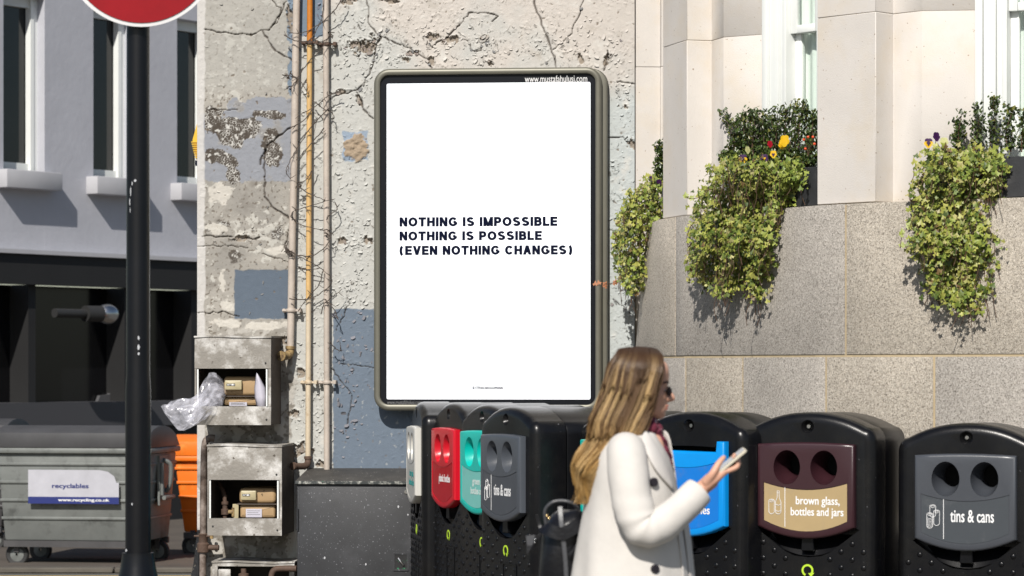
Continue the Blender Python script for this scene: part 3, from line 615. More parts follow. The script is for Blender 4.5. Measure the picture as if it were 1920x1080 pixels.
def rbox(bm, x0, x1, y0, y1, z0, z1): box(bm, x0, x1, y0, y1, z0, z1)
def meter_box(label, d, fx0, fx1, fy0, fy1, ox0, ox1, oy0, oy1, open_only=False):
    t = thing('meter_box', label, 'meter box', group='gas meter boxes on the peeling wall')
    x0, z1 = wu(fx0, fy0, d); x1, z0 = wu(fx1, fy1, d); a0, b1 = wu(ox0, oy0, d); a1, b0 = wu(ox1, oy1, d)
    bm = NB(); T = .008
    prism = [(x0, -d + .006), (x0, 0), (x0 + T, 0), (x0 + T, -d + .006)]
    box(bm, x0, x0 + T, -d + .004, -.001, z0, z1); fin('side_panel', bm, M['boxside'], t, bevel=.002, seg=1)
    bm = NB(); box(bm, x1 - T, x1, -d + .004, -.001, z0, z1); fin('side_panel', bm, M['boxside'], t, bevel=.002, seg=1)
    bm = NB(); v = box(bm, x0 - .003, x1 + .003, -d - .006, -.001, z1, z1 + .009)
    for q in v:
        if q.co.z > z1 + .005 and q.co.y > -.1: q.co.z += .004
    bmesh.ops.subdivide_edges(bm, edges=bm.edges[:], cuts=3, use_grid_fill=True)
    for q in bm.verts: q.co.z += .004 * math.sin((q.co.x - x0) * 14)
    fin('lid', bm, M['boxmetal'], t, smooth=True)
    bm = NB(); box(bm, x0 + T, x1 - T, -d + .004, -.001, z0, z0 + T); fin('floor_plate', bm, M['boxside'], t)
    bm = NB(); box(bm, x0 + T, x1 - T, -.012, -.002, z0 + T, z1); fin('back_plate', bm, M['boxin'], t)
    def dent(bm):
        bmesh.ops.subdivide_edges(bm, edges=bm.edges[:], cuts=5, use_grid_fill=True)
        for q in bm.verts: q.co.y += .003 * math.sin(q.co.x * 31 + q.co.z * 17) + random.uniform(-.0012, .0012)
    if not open_only:
        bm = NB(); box(bm, x0, x1, -d, -d + .004, b1, z1); dent(bm); fin('front_plate', bm, M['boxmetal'], t, smooth=True)
        bm = NB(); box(bm, x0, x1, -d, -d + .004, z0, b0); dent(bm); fin('front_plate', bm, M['boxmetal'], t, smooth=True)
        bm = NB(); box(bm, x0, a0, -d, -d + .004, b0, b1); fin('stile', bm, M['boxmetal'], t)
        bm = NB(); box(bm, a1, x1, -d, -d + .004, b0, b1); fin('stile', bm, M['boxmetal'], t)
        bm = NB(); box(bm, a0 + .004, a0 + .012, -d - .004, -d - .0005, b0, b1 - .004); fin('edge_trim', bm, M['winwhite'], t)
        bm = NB(); box(bm, a1 - .012, a1 - .004, -d - .004, -d - .0005, b0, b1 - .004); fin('edge_trim', bm, M['winwhite'], t)
        bm = NB(); box(bm, a0, a1, -d + .004, -d + .03, b0 - .004, b0); fin('sill_flange', bm, M['boxmetal'], t)
        for (sx, sz) in ((x0 + .03, z0 + .05), (x1 - .025, z0 + .03), (x1 - .03, b1 + .03)):
            bm = NB(); lathe_y(bm, [(0.0005, -d - .004), (.005, -d - .004), (.006, -d)], sx, sz, 8); fin('screw', bm, M['dark'], t)
    else:
        bm = NB(); box(bm, x0, x0 + .03, -d, -d + .004, z0, z1); box(bm, x1 - .03, x1, -d, -d + .004, z0, z1); box(bm, x0 + .03, x1 - .03, -d, -d + .004, z1 - .02, z1); fin('front_frame', bm, M['boxmetal'], t, bevel=.001, seg=1)
    rebase(t, (x0 + x1) / 2, z0); return t
meter_box('upper rusty meter box with clear plastic bag and white paper in its opening', .34, 365, 508, 633, 797, 368.5, 503, 691, 762)
meter_box('lower rusty meter box beside the black cabinet, holding the meter with a white label', .42, 389, 528.5, 837, 1004.5, 391.5, 524, 899.5, 972.5)
mb3 = meter_box('bottom meter box without a front cover, cut by the photo edge', .27, 398, 552, 1055, 1170, 405, 545, 1062, 1160, True)
def gas_meter(label, d, bx0, bx1, by0, by1, fy, ix0, ix1, iy0, iy1, lx0, lx1, ly0, ly1):
    t = thing('gas_meter', label, 'gas meter', group='beige gas meters in the boxes')
    x0, z1 = wu(bx0, by0, d); x1, z0 = wu(bx1, by1, d); zf = wu(bx0, fy, d)[1]
    bm = NB(); prism_round(bm, rrect(x0, x1, zf + .003, z1, .022, 4), -d, -.06, .02, 3); fin('upper_case', bm, M['meter'], t, smooth=True)
    bm = NB(); prism_round(bm, rrect(x0 + .004, x1 - .004, z0, zf - .003, .012, 4), -d + .006, -.06, .015, 3); fin('lower_case', bm, M['meter'], t, smooth=True)
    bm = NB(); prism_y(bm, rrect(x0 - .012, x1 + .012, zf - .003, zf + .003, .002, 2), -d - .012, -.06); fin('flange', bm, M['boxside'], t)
    a0, c1_ = wu(ix0, iy0, d + .03); a1, c0_ = wu(ix1, iy1, d + .03)
    bm = NB(); prism_round(bm, rrect(a0, a1, c0_, c1_, .006, 3), -d - .03, -d + .005, .006, 2); ix = fin('index_window', bm, M['meter_lid'], t, smooth=True)
    h = c1_ - c0_; w_ = a1 - a0
    bm = NB(); box(bm, a0 + w_ * .12, a0 + w_ * .62, -d - .0315, -d - .0295, c0_ + h * .42, c0_ + h * .66); fin('digit_strip', bm, M['dark'], ix)
    for i in range(6):
        xx = a0 + w_ * (.15 + .075 * i); text('digit', str((i * 7 + 3) % 10), M['white_print'], ix, xx, c0_ + h * .46, w_ * .05, -d - .0325, h * .16, ext=.0005)
    a0, c1_ = wu(lx0, ly0, d); a1, c0_ = wu(lx1, ly1, d)
    bm = NB(); box(bm, a0, a1, -d - .001, -d + .002, c0_, c1_); lb = fin('rating_label', bm, M['paper'], t)
    for i in range(3):
        bm = NB(); zz = c1_ - (c1_ - c0_) * (.25 + .22 * i); box(bm, a0 + .008, a1 - .01 * (1 + i % 2), -d - .0018, -d - .001, zz, zz + .0022); fin('print_line', bm, M['grey_print'], lb)
    rebase(t, (x0 + x1) / 2, z0)
gas_meter('beige gas meter in the upper box, partly behind the white paper', .26, 418.5, 484, 706, 761, 743, 421, 453, 713, 731, 430, 463, 754, 761)
gas_meter('beige gas meter in the lower box, with domed top and white rating label', .34, 448, 517, 915, 972, 945, 451, 480, 920, 938, 461, 491, 954, 970)
# valve and hose in the lower box
t = thing('gas_valve', 'dark rusty gas valve and hose left of the meter in the lower box', 'valve')
def wp(px, py, o): u, z = wu(px, py, o); return (u, -o, z)
bm = NB(); tube(bm, smoothpath([wp(408, 902, .2), wp(414, 912, .24), wp(420, 925, .28), wp(422, 940, .3)]), .012, 10); fin('hose', bm, M['rust'], t, smooth=True)
u_, z_ = wu(422, 972, .3)
bm = NB(); lathe_z(bm, [(.012, z_), (.012, z_ + .02), (.022, z_ + .022), (.022, z_ + .05), (.014, z_ + .055), (.014, z_ + .075), (.020, z_ + .078), (.020, z_ + .092), (.010, z_ + .096), (.010, z_ + .13)], u_, -.3, 12); fin('valve_body', bm, M['rust'], t, smooth=True)
bm = NB(); tube(bm, [(u_, -.3, z_ + .036), (u_ + .045, -.3, z_ + .036)], .012, 10); tube(bm, [(u_ + .045, -.3, z_ + .01), (u_ + .045, -.3, z_ + .06)], .008, 8); fin('tap', bm, M['brass'], t, smooth=True)
bm = NB(); a, b = wu(436, 950, .3); box(bm, a, a + .034, -.3, -.28, z_ - .005, z_ + .08); fin('bracket', bm, M['meter_lid'], t, bevel=.002, seg=1)
rebase(t, u_, z_)
# folded sheet of paper
t = thing('paper_sheet', 'curled white paper sheet stuck in the right end of the upper meter box', 'paper')
bm = NB(); rows = []
Lp = [(481, 698), (479, 712), (477, 728), (478, 745), (481, 763)]; Rp = [(484, 703), (492, 716), (498, 727), (500, 744), (500, 763)]
for (a, b), (c_, d_) in zip(Lp, Rp):
    rows.append([wp(a + (c_ - a) * k / 6, b + (d_ - b) * k / 6, .30 + .022 * math.sin(k / 6 * 3.1)) for k in range(7)])
loft(bm, rows, cap=False, close=False); s = fin('sheet', bm, M['paper'], t, smooth=True)
md = s.modifiers.new('s', 'SOLIDIFY'); md.thickness = .0008
u_, z_ = wu(490, 763, .3); rebase(t, u_, z_)
# clear plastic bag
t = thing('plastic_bag', 'crumpled clear plastic bag hanging out of the upper meter box', 'plastic bag')
sp = [(424, 735, 5, .24), (418, 733, 21, .27), (408, 734, 34, .30), (397, 740, 36, .33), (386, 752, 28, .36), (375, 762, 23, .39), (362, 770, 23, .41), (348, 776, 26, .42), (334, 780, 27, .42), (322, 781, 22, .43), (312, 775, 14, .43), (306, 770, 7, .43)]
sp2 = []
for a, b in zip(sp, sp[1:]):
    for k in range(5): sp2.append(tuple(a[i] + (b[i] - a[i]) * k / 5 for i in range(4)))
sp2.append(sp[-1]); bm = NB(); rings = []; n = 48
for i, (x, y, r, o) in enumerate(sp2):
    rr = []
    for k in range(n):
        a = 2 * math.pi * k / n
        rn = 1 + .10 * math.sin(3 * a + i * .35) + .08 * math.sin(7 * a + i * .23 + 1) + .06 * math.sin(11 * a - i * .3)
        tl = i / len(sp2); dx_ = math.cos(a) * r * .28 * rn * (1 - .3 * tl); dy_ = math.sin(a) * r * rn
        sh = dy_ * .55 * tl
        u_, z_ = wu(x + sh, y + dy_, o + math.cos(a) * .05 * rn * (1 - .6 * tl)); rr.append((u_ + dx_ * .001, -(o + math.cos(a) * .055 * rn * (1 - .65 * tl)), z_))
    rings.append(rr)
loft(bm, rings, cap=False); fin('film', bm, M['clearplastic'], t, smooth=True, ang=25)
bm = NB(); rr = [[(p[0], p[1] + .012, p[2] * .5 + .5 * rings[i][0][2]) for p in rings[i][::2]] for i in range(4, 40, 2)]
loft(bm, rr, cap=False); fin('inner_fold', bm, M['clearplastic'], t, smooth=True, ang=25)
u_, z_ = wu(400, 770, .3); rebase(t, u_, z_)
# pipes
M['pipe_orange'] = mat('orange_pipe', K(205, 125, 30), .6, var=.2, vs=20, bump=.001, bs=60)
M['pipe_tan'] = mat('tan_pipe', K(216, 178, 118), .6, var=.12, vs=12, bump=.001, bs=60, col2=K(205, 150, 80), c2s=10, c2t=.6)
M['pipe_cream'] = mat('cream_pipe', K(214, 198, 172), .6, var=.1, vs=12, bump=.001, bs=60, col2=K(170, 140, 100), c2s=16, c2t=.66)
def pipe(label, segs, elbow=None, clips=()):
    t = thing('pipe', label, 'pipe', group='vertical pipes on the peeling wall')
    for pts, r, m in segs:
        bm = NB(); tube(bm, smoothpath([wp(*p) for p in pts], 4), r, 12); fin('pipe_section', bm, m, t, smooth=True)
    if elbow:
        pts, r, m = elbow; bm = NB(); pp = smoothpath([wp(*p) for p in pts], 6); tube(bm, pp, r, 12)
        e = fin('elbow', bm, m, t, smooth=True)
        bm = NB(); d0 = (pp[1] - pp[0]).normalized(); tube(bm, [pp[0] - d0 * .002, pp[0] + d0 * .014], r * 1.18, 12); fin('collar', bm, m, e, smooth=True); bm = NB(); d1 = (pp[-1] - pp[-2]).normalized(); tube(bm, [pp[-1] - d1 * .014, pp[-1] + d1 * .002], r * 1.18, 12); fin('collar', bm, m, e, smooth=True)
    for (x, y, r, m) in clips:
        bm = NB(); u_, z_ = wu(x, y, .05)
        lathe_z(bm, [(r + .006, z_ - .010), (r + .008, z_ - .006), (r + .008, z_ + .006), (r + .006, z_ + .010)], u_, -.05, 14, cap=True)
        box(bm, u_ - r - .030, u_ + r + .038, -.058, -.046, z_ - .006, z_ + .006); box(bm, u_ + r + .020, u_ + r + .036, -.07, -.004, z_ - .010, z_ + .012); box(bm, u_ - r - .028, u_ - r - .014, -.05, -.004, z_ - .012, z_ + .010)
        fin('clip', bm, m, t, bevel=.0015, seg=1)
    u_, z_ = wu(segs[0][0][-1][0], segs[0][0][-1][1], 0); rebase(t, u_, z_)
pipe('dirty white pipe ending in a rusty elbow at the upper meter box',
     [([(558, -90, .05), (555, 60, .05), (553, 200, .05), (551, 320, .05), (548, 450, .05), (545.5, 600, .05), (544.5, 652, .05)], .0205, M['pipe'])],
     ([(544.5, 650, .05), (543.5, 661, .055), (537, 667, .09), (527, 667.5, .15)], .024, M['brass']), [(546, 582, .021, M['pipe'])])
pipe('yellow to cream pipe in the middle, turning into the lower meter box',
     [([(577.5, 860, .05), (578.5, 560, .05)], .0155, M['pipe_cream']), ([(578.5, 560, .05), (579.5, 300, .05), (580.5, 83, .05)], .0155, M['pipe_tan']), ([(580.5, 83, .05), (581.5, -90, .05)], .016, M['pipe_orange'])],
     ([(577.5, 856, .05), (577, 868, .055), (570, 874, .09), (549, 874, .17)], .019, M['rust']), [(580, 80, .0155, M['rust']), (578, 717, .0155, M['pipe_cream'])])
pipe('pale pipe furthest right, running down behind the black cabinet',
     [([(610, -90, .05), (611.5, 150, .05), (612.5, 500, .05), (613, 900, .05)], .0175, M['pipe'])], None, [(613, 83, .0175, M['rust']), (613, 717, .0175, M['pipe'])])
t = thing('stub_pipe', 'dark rusty pipe with valve along the left corner under the meter boxes', 'pipe')
bm = NB(); tube(bm, smoothpath([wp(402, 822, .06), wp(392, 822, .07), wp(384, 835, .08), wp(382, 900, .08), wp(381, 1000, .08), wp(380, 1120, .08)], 5), .020, 12); fin('pipe_section', bm, mat('grubby_pipe', K(150, 138, 130), .7, var=.3, vs=14, bump=.002, bs=50, col2=K(95, 80, 70), c2s=9, c2t=.52), t, smooth=True)
u_, z_ = wu(381, 1020, .08)
bm = NB(); lathe_z(bm, [(.022, z_ - .05), (.034, z_ - .045), (.036, z_ + .0), (.026, z_ + .01), (.026, z_ + .05), (.03, z_ + .055), (.022, z_ + .06)], u_, -.08, 12); tube(bm, [(u_ - .05, -.09, z_ + .045), (u_ + .055, -.09, z_ + .045)], .006, 8); tube(bm, [(u_, -.08, z_ - .02), (u_ + .09, -.08, z_ - .02)], .016, 10); fin('valve', bm, M['rust'], t, smooth=True)
bm = NB(); tube(bm, [(u_ + .05, -.09, z_ + .03), (u_ + .05, -.09, z_ + .07)], .010, 8); fin('tap', bm, M['brass'], t, smooth=True)
rebase(t, u_, z_)
# bottom box pipework
t = thing('inlet_pipe', 'bent rusty pipe and square fitting in the bottom meter box', 'pipe')
bm = NB(); tube(bm, smoothpath([wp(556, 1066, .3), wp(530, 1066, .3), wp(516, 1068, .3), wp(509, 1080, .3), wp(508, 1120, .3)], 6), .017, 12); fin('pipe_section', bm, M['rust'], t, smooth=True)
u_, z_ = wu(457, 1120, .25); u2, z2 = wu(457, 1066, .25)
bm = NB(); lathe_z(bm, [(.030, z_), (.030, z2 - .03), (.016, z2 - .025), (.016, z2)], u_, -.25, 12); fin('fitting', bm, M['rust'], t, smooth=True)
bm = NB(); a, b = wu(420, 1082, .27); box(bm, a - .03, a + .04, -.285, -.275, b - .05, b + .045); fin('lock_plate', bm, M['boxmetal'], t, bevel=.004)
rebase(t, u_, z_)
# black cabinet
t = thing('street_cabinet', 'black speckled metal cabinet with sloping lid under the blue painted patch', 'cabinet')
D_ = .45; x0, z1 = wu(557, 906, D_); x1 = wu(781, 906, D_)[0]; zb = wu(580, 877.5, .02)[1]
bm = NB(); box(bm, x0, x1, -D_ + .004, -.01, 0, z1 - .004); fin('body', bm, M['cabinet'], t, bevel=.004)
bm = NB(); prism = [(-D_ - .012, z1 - .006), (-.008, z1 - .006), (-.008, zb), (-D_ - .012, z1 + .014)]
loft(bm, [[(x0 - .008, y, z) for y, z in prism], [(x1 + .008, y, z) for y, z in prism]]); fixn(bm); fin('lid', bm, M['cablid'], t, bevel=.003)
bm = NB(); box(bm, x0 - .0095, x1 + .009, -D_ - .0145, -D_ - .010, z1 - .004, z1 + .013); fin('lid_edge', bm, M['cabedge'], t, bevel=.001, seg=1)
bm = NB(); box(bm, x0 + .012, x1 - .03, -D_ - .004, -D_ + .004, .05, z1 - .018); fin('door', bm, M['cabinet'], t, bevel=.003)
for zz in (z1 - .2, .35):
    bm = NB(); tube(bm, [(x0 + .003, -D_ - .002, zz - .06), (x0 + .003, -D_ - .002, zz + .06)], .006, 8); fin('hinge', bm, M['cabinet'], t, smooth=True)
a, b = wu(762.5, 922, D_); bm = NB(); lathe_y(bm, [(.001, -D_ - .008), (.004, -D_ - .008), (.005, -D_ - .010), (.0115, -D_ - .010), (.013, -D_ - .004)], a, b, 16); fin('lock', bm, M['steel'], t, smooth=True)
a, b = wu(737, 1070, D_); a1, b1 = wu(767, 1036, D_)
bm = NB(); annulus(bm, [[(x, y, z) for x, z in offs(rrect(a, a1, b, b1, .006, 3), d)] for d, y in ((0, -D_ - .003), (0, -D_ - .010), (.010, -D_ - .010), (.010, -D_ - .003))]); fin('handle_recess', bm, M['cabinet'], t)
bm = NB(); box(bm, a + .01, a1 - .01, -D_ - .0055, -D_ - .004, b + .01, b1 - .01); fin('handle_plate', bm, M['green'], t)
bm = NB(); tube(bm, smoothpath([(a + .03, -D_ - .008, b1 - .03), (a + .045, -D_ - .014, b1 - .05), (a + .06, -D_ - .01, b + .03)]), .006, 8); fin('handle', bm, M['steel'], t, smooth=True)
for (x, y, s) in ((609, 1046, 1.), (686, 1058, .9), (747, 950, 1.), (765, 965, .7), (619, 938, .5), (604, 895, .6), (697, 876, 1.2)):
    a, b = wu(x, y, D_); bm = NB(); rr = .0055 * s
    if y < 905: continue
    prism_y(bm, [(a + rr * (.7 + .5 * random.random()) * math.cos(k * .785), b + 1.3 * rr * (.7 + .5 * random.random()) * math.sin(k * .785)) for k in range(8)], -D_ - .0052, -D_ - .0042); fin('paint_spot', bm, M['chip'], t)
rebase(t, (x0 + x1) / 2, 0)
# dry climber stems round the pipes
t = thing('dry_climber', 'bare brown climber stems tangled around the three pipes', 'dry vine')
VN = [[(532, 65), (552, 76), (570, 78), (590, 84), (622, 68)], [(645, -10), (630, 15), (600, 45), (565, 62), (540, 60)], [(545, 165), (556, 150), (575, 120), (600, 95), (618, 66)], [(530, 140), (545, 143), (562, 150), (572, 168), (578, 176)],
      [(640, 172), (618, 178), (605, 188), (590, 200), (562, 215)], [(585, 188), (600, 198), (612, 208)], [(617, 203), (595, 225), (575, 250), (560, 275), (545, 300), (536, 320), (545, 336)], [(608, 240), (590, 262), (565, 290), (556, 300)],
      [(558, 350), (585, 365), (608, 375)], [(545, 405), (552, 395), (575, 388), (600, 380), (628, 372)], [(545, 405), (560, 420), (585, 427), (610, 433)], [(628, 380), (632, 392), (616, 405), (612, 412)],
      [(540, 470), (560, 480), (580, 490), (606, 506)], [(606, 505), (600, 530), (580, 555), (560, 582)], [(543, 560), (575, 562), (600, 550), (622, 530), (618, 515)], [(556, 478), (585, 480), (608, 465), (618, 450), (622, 436)],
      [(560, 500), (575, 505), (603, 503)], [(602, 590), (608, 570), (625, 555), (642, 542)], [(541, 452), (536, 470), (548, 478)], [(575, 80), (588, 66), (604, 30), (608, -10)], [(618, 640), (626, 650), (640, 658), (636, 640)],
      [(545, 240), (570, 225), (590, 200)], [(612, 205), (623, 212), (624, 225)], [(590, 310), (580, 330), (565, 345)], [(608, 560), (626, 580), (634, 600)]]
for i, v in enumerate(VN):
    bm = NB(); r = random.Random(i)
    pts = smoothpath([wp(x, y, .085 + .02 * math.sin(j * 1.7 + i)) for j, (x, y) in enumerate(v)], 6)
    pts = [p + Vector((r.uniform(-.003, .003), r.uniform(-.003, .003), r.uniform(-.003, .003))) for p in pts]
    tube(bm, pts, [.0034 * (1 - .5 * k / len(pts)) for k in range(len(pts))], 5)
    for k in range(3, len(pts) - 1, 4):
        d = Vector((r.uniform(-1, 1), r.uniform(-.6, .3), r.uniform(-1, 1))).normalized() * r.uniform(.015, .045)
        tube(bm, [pts[k], pts[k] + d * .6, pts[k] + d + Vector((r.uniform(-.01, .01), 0, r.uniform(-.01, .01)))], [.0022, .0017, .001], 4)
    fin('stem', bm, M['twig'], t, smooth=True)
for (x, y) in ((540, 142), (541, 470), (544, 475), (616, 437), (562, 348), (620, 66)):
    bm = NB()
    for k in range(7):
        p = Vector(wp(x + random.uniform(-5, 5), y + random.uniform(-6, 6), .085)); q_ = Vector(wp(x + random.uniform(-9, 9), y + random.uniform(-9, 9), .08)); tube(bm, [p, (p + q_) / 2 + Vector((0, -.01, .006)), q_], .003, 4)
    fin('knot', bm, M['twig'], t, smooth=True)
u_, z_ = wu(580, 480, 0); rebase(t, u_, z_)
# yellow alarm box on the return of the wall
t = thing('alarm_box', 'yellow louvred alarm box on the left side of the peeling wall', 'alarm box')
ux = U0; a, zt = wu(360, 224, -.1); zm = wu(360, 264, -.1)[1]; zb_ = wu(360, 302, -.1)[1]
bm = NB(); pts = [(ux - .0, zt), (ux - .035, zm), (ux - .012, zb_), (ux, zb_)]
prism_y(bm, [(x + .0, z) for x, z in pts], .03, .24); fin('cover', bm, M['yellow'], t, bevel=.004)
for k in range(8):
    z = zm - .012 - k * .0125; w_ = .037 - .003 * k; bm = NB(); box(bm, ux - w_ - .003, ux - .001, .022, .03, z - .004, z + .002); fin('louvre', bm, M['yellow'], t)
bm = NB(); box(bm, ux - .02, ux, .04, .2, zb_ - .03, zb_ - .001); fin('base', bm, M['navy'], t)
rebase(t, ux, zb_)

# ------------------------------------------------------------------ curved stone building
stone = thing('stone_building', 'curved building of pale limestone piers on a speckled granite base', 'building', (0, 0, 0))
def unit(a): return Vector((math.cos(R(a)), -math.sin(R(a)))), Vector((math.sin(R(a)), math.cos(R(a))))   # along, inward
piers = [(Vector((.796, 15.0)), 73.0), (Vector((1.475, 13.75)), 46.0)]
t2, i2 = unit(46); p2r = piers[1][0] + t2 * .37
tb, ib = unit(32); p3 = p2r + tb * 1.07; piers.append((p3, 20.0))
t3, i3 = unit(20); p3r = p3 + t3 * .37; p4 = p3r + unit(8)[0] * 1.07; piers.append((p4, -4.0))
JZ = [2.376, 3.278, 4.2, 6.5]
def local(o, a, x, y): t_, i_ = unit(a); v = o + t_ * x + i_ * y; return (v.x, v.y)
def pier_shape(o, a, W=.36, left=.08):
    return [local(o, a, *p) for p in ((0, 0), (W, 0), (W, .135), (W + .17, .135), (W + .37, .302), (W + .37, .6), (-left, .6), (-left, .145), (0, .145))]
for i, (o_, a_) in enumerate(piers):
    for k in range(3):
        bm = NB(); prism_z(bm, pier_shape(o_, a_), JZ[k] + .0007, JZ[k + 1] - .0007); fin('stone_block', bm, M['lime_stone'], stone, bevel=.003, seg=1)
    bm = NB(); sh = offs(pier_shape(o_, a_), .006); prism_z(bm, sh, JZ[0], JZ[3]); fin('mortar_core', bm, M['granite_mortar'], stone)
# first pier, behind the end of the painted wall
p0 = [(.6925, 15.965), (.832, 15.975), (.834, 15.94), (.875, 15.945), (1.3, 15.95), (1.3, 16.6), (.6925, 16.6)]
for z0_, z1_ in ((0.0, 3.2775), (3.279, 6.5)):
    bm = NB(); prism_z(bm, p0, z0_, z1_); fin('stone_block', bm, M['lime_stone'], stone, bevel=.003, seg=1)
# windows between the piers
def window(o_, a_, W, zb0, zt0):
    wn = bpy.data.objects.new('window', None); C.objects.link(wn); wn.parent = stone; wn.location = (o_[0], o_[1], 0); wn.rotation_euler = (0, 0, R(-a_))
    J = .15
    bm = NB()
    for s in (0, 1):
        f = (lambda x: W - x) if s else (lambda x: x)
        for x0_, x1_, y0_, y1_ in ((0, .035, -.05, .10), (.037, .095, -.03, .10), (.097, .125, -.015, .10), (.127, .15, -.035, .10)):
            xa, xb = sorted((f(x0_), f(x1_))); box(bm, xa, xb, y0_, y1_, zb0, zt0)
    box(bm, 0, W, -.05, .1, zt0 - .08, zt0 + .1); box(bm, 0, W, -.06, .1, zb0 - .08, zb0)
    fin('frame', bm, M['winwhite'], wn, bevel=.004)
    zm_ = 3.285
    for nm, y0_, za, zb_ in (('upper_sash', .0, zm_ - .02, zt0 - .08), ('lower_sash', .035, zb0, zm_ + .02)):
        bm = NB(); box(bm, J, J + .042, y0_, y0_ + .03, za, zb_); box(bm, W - J - .042, W - J, y0_, y0_ + .03, za, zb_); box(bm, J + .043, W - J - .043, y0_, y0_ + .03, za, za + .04); box(bm, J + .043, W - J - .043, y0_, y0_ + .03, zb_ - .04, zb_)
        sh = fin(nm, bm, M['winwhite'], wn, bevel=.004)
        bm = NB(); box(bm, J + .04, W - J - .04, y0_ + .012, y0_ + .016, za + .03, zb_ - .03); fin('pane', bm, M['glass'], sh)
    bm = NB(); n = 90; xs_ = [J + (W - 2 * J) * k / n for k in range(n + 1)]
    loft(bm, [[(x, .085 + .010 * math.sin(x * 75) + .005 * math.sin(x * 37), z) for x in xs_] for z in (zb0, zt0)], cap=False, close=False); fin('curtain', bm, M['curtain'], wn, smooth=True)
bays = []
for i in range(3):
    o_, a_ = piers[i]; D0 = Vector(local(o_, a_, .73, .30)); E0 = Vector(local(piers[i + 1][0], piers[i + 1][1], -.08, .30))
    dv = E0 - D0; wa = math.degrees(math.atan2(-dv.y, dv.x)); window(D0, wa, dv.length, 2.50, 4.6)
    bays.append((Vector(local(o_, a_, .36, 0)), Vector(piers[i + 1][0])))
    q0 = Vector(local(o_, a_, .36, .03)); q1 = Vector(local(*piers[i + 1], 0, .03)); q2 = Vector(local(*piers[i + 1], 0, .6)); q3 = Vector(local(o_, a_, .36, .6))
    bm = NB(); prism_z(bm, [tuple(q0), tuple(q1), tuple(q2), tuple(q3)], 2.30, 2.365); fin('window_ledge', bm, M['lime_stone'], stone)
    ins = .75; r0 = Vector(local(o_, a_, .3, ins)); r1 = Vector(local(*piers[i + 1], .1, ins)); nn = unit(wa)[1] * .1
    bm = NB(); prism_z(bm, [tuple(r0), tuple(r1), tuple(r1 + nn), tuple(r0 + nn)], 2.3, 6.5); fin('room_wall', bm, M['curtain'], stone)
# granite base
GP = [Vector((.735, 15.5))]
for o_, a_ in piers:
    GP += [Vector(local(o_, a_, -.0, -.02)), Vector(local(o_, a_, .36, -.02))]
GPb = [Vector((.672, 15.62))] + GP[1:]
def poly_at(px, pts):
    a = (px - CX) / F
    for k in range(len(pts) - 1):
        A_, B_ = pts[k], pts[k + 1]; d = B_ - A_; den = d.x - a * d.y
        if abs(den) < 1e-9: continue
        s = (a * A_.y - A_.x) / den
        if -1e-6 <= s <= 1 + 1e-6: return k + s
    return None
def pt(pts, s):
    k = min(int(s), len(pts) - 2); return pts[k].lerp(pts[k + 1], s - k)
def granite(s0, s1, z0, z1, m, gap=.0055):
    bm = NB(); rings = []
    for pts, z in ((GPb if z0 < 2.3 else GP, z0), (GP if z1 > 2.2 else GPb, z1)):
        kk = [s0] + [k for k in range(int(s0) + 1, int(math.ceil(s1))) if s0 < k < s1] + [s1]
        out = [pt(pts, k) for k in kk]
        a = (out[1] - out[0]).normalized(); out[0] = out[0] + a * gap; b = (out[-1] - out[-2]).normalized(); out[-1] = out[-1] - b * gap
        inn = []
        for j, p in enumerate(out):
            e = (out[min(j + 1, len(out) - 1)] - out[max(j - 1, 0)]).normalized(); inn.append(p + Vector((-e.y, e.x)) * .12)
        rings.append([(p.x, p.y, z) for p in out] + [(p.x, p.y, z) for p in reversed(inn)])
    loft(bm, rings); fixn(bm); fin('granite_block', bm, m, stone, bevel=.004, seg=2)
end = len(GP) - 1.001
row1 = [0] + [poly_at(x, GP) for x in (1266, 1585)] + [4.75, 6.4, end]
row2 = [0] + [poly_at(x, GP) for x in (1285, 1392, 1548, 1751)] + [4.9, 5.6, 6.6, end]
for j, (a, b) in enumerate(zip(row1, row1[1:])): granite(a, b, 1.652, 2.372, M['granite'] if j in (1, 3) else M['granite_b'])
for j, (a, b) in enumerate(zip(row2, row2[1:])): granite(a, b, .93, 1.640, M['granite_b'] if j % 2 else M['granite'])
for j, (a, b) in enumerate(zip(row1, row1[1:])): granite(a, b, .02, .920, M['granite'])
bm = NB(); rings = []
for z, pts in ((.0, GPb), (1.645, GPb), (2.368, GP)):
    out = []; 
    for j, p in enumerate(pts):
        e = (pts[min(j + 1, len(pts) - 1)] - pts[max(j - 1, 0)]).normalized(); out.append((p + Vector((-e.y, e.x)) * .005 + e * (.006 if j == 0 else 0)))
    inn = [p + Vector((.35, .30)) for p in out]
    rings.append([(p.x, p.y, z) for p in out] + [(p.x, p.y, z) for p in reversed(inn)])
loft(bm, rings); fixn(bm); fin('mortar_core', bm, M['granite_mortar'], stone)

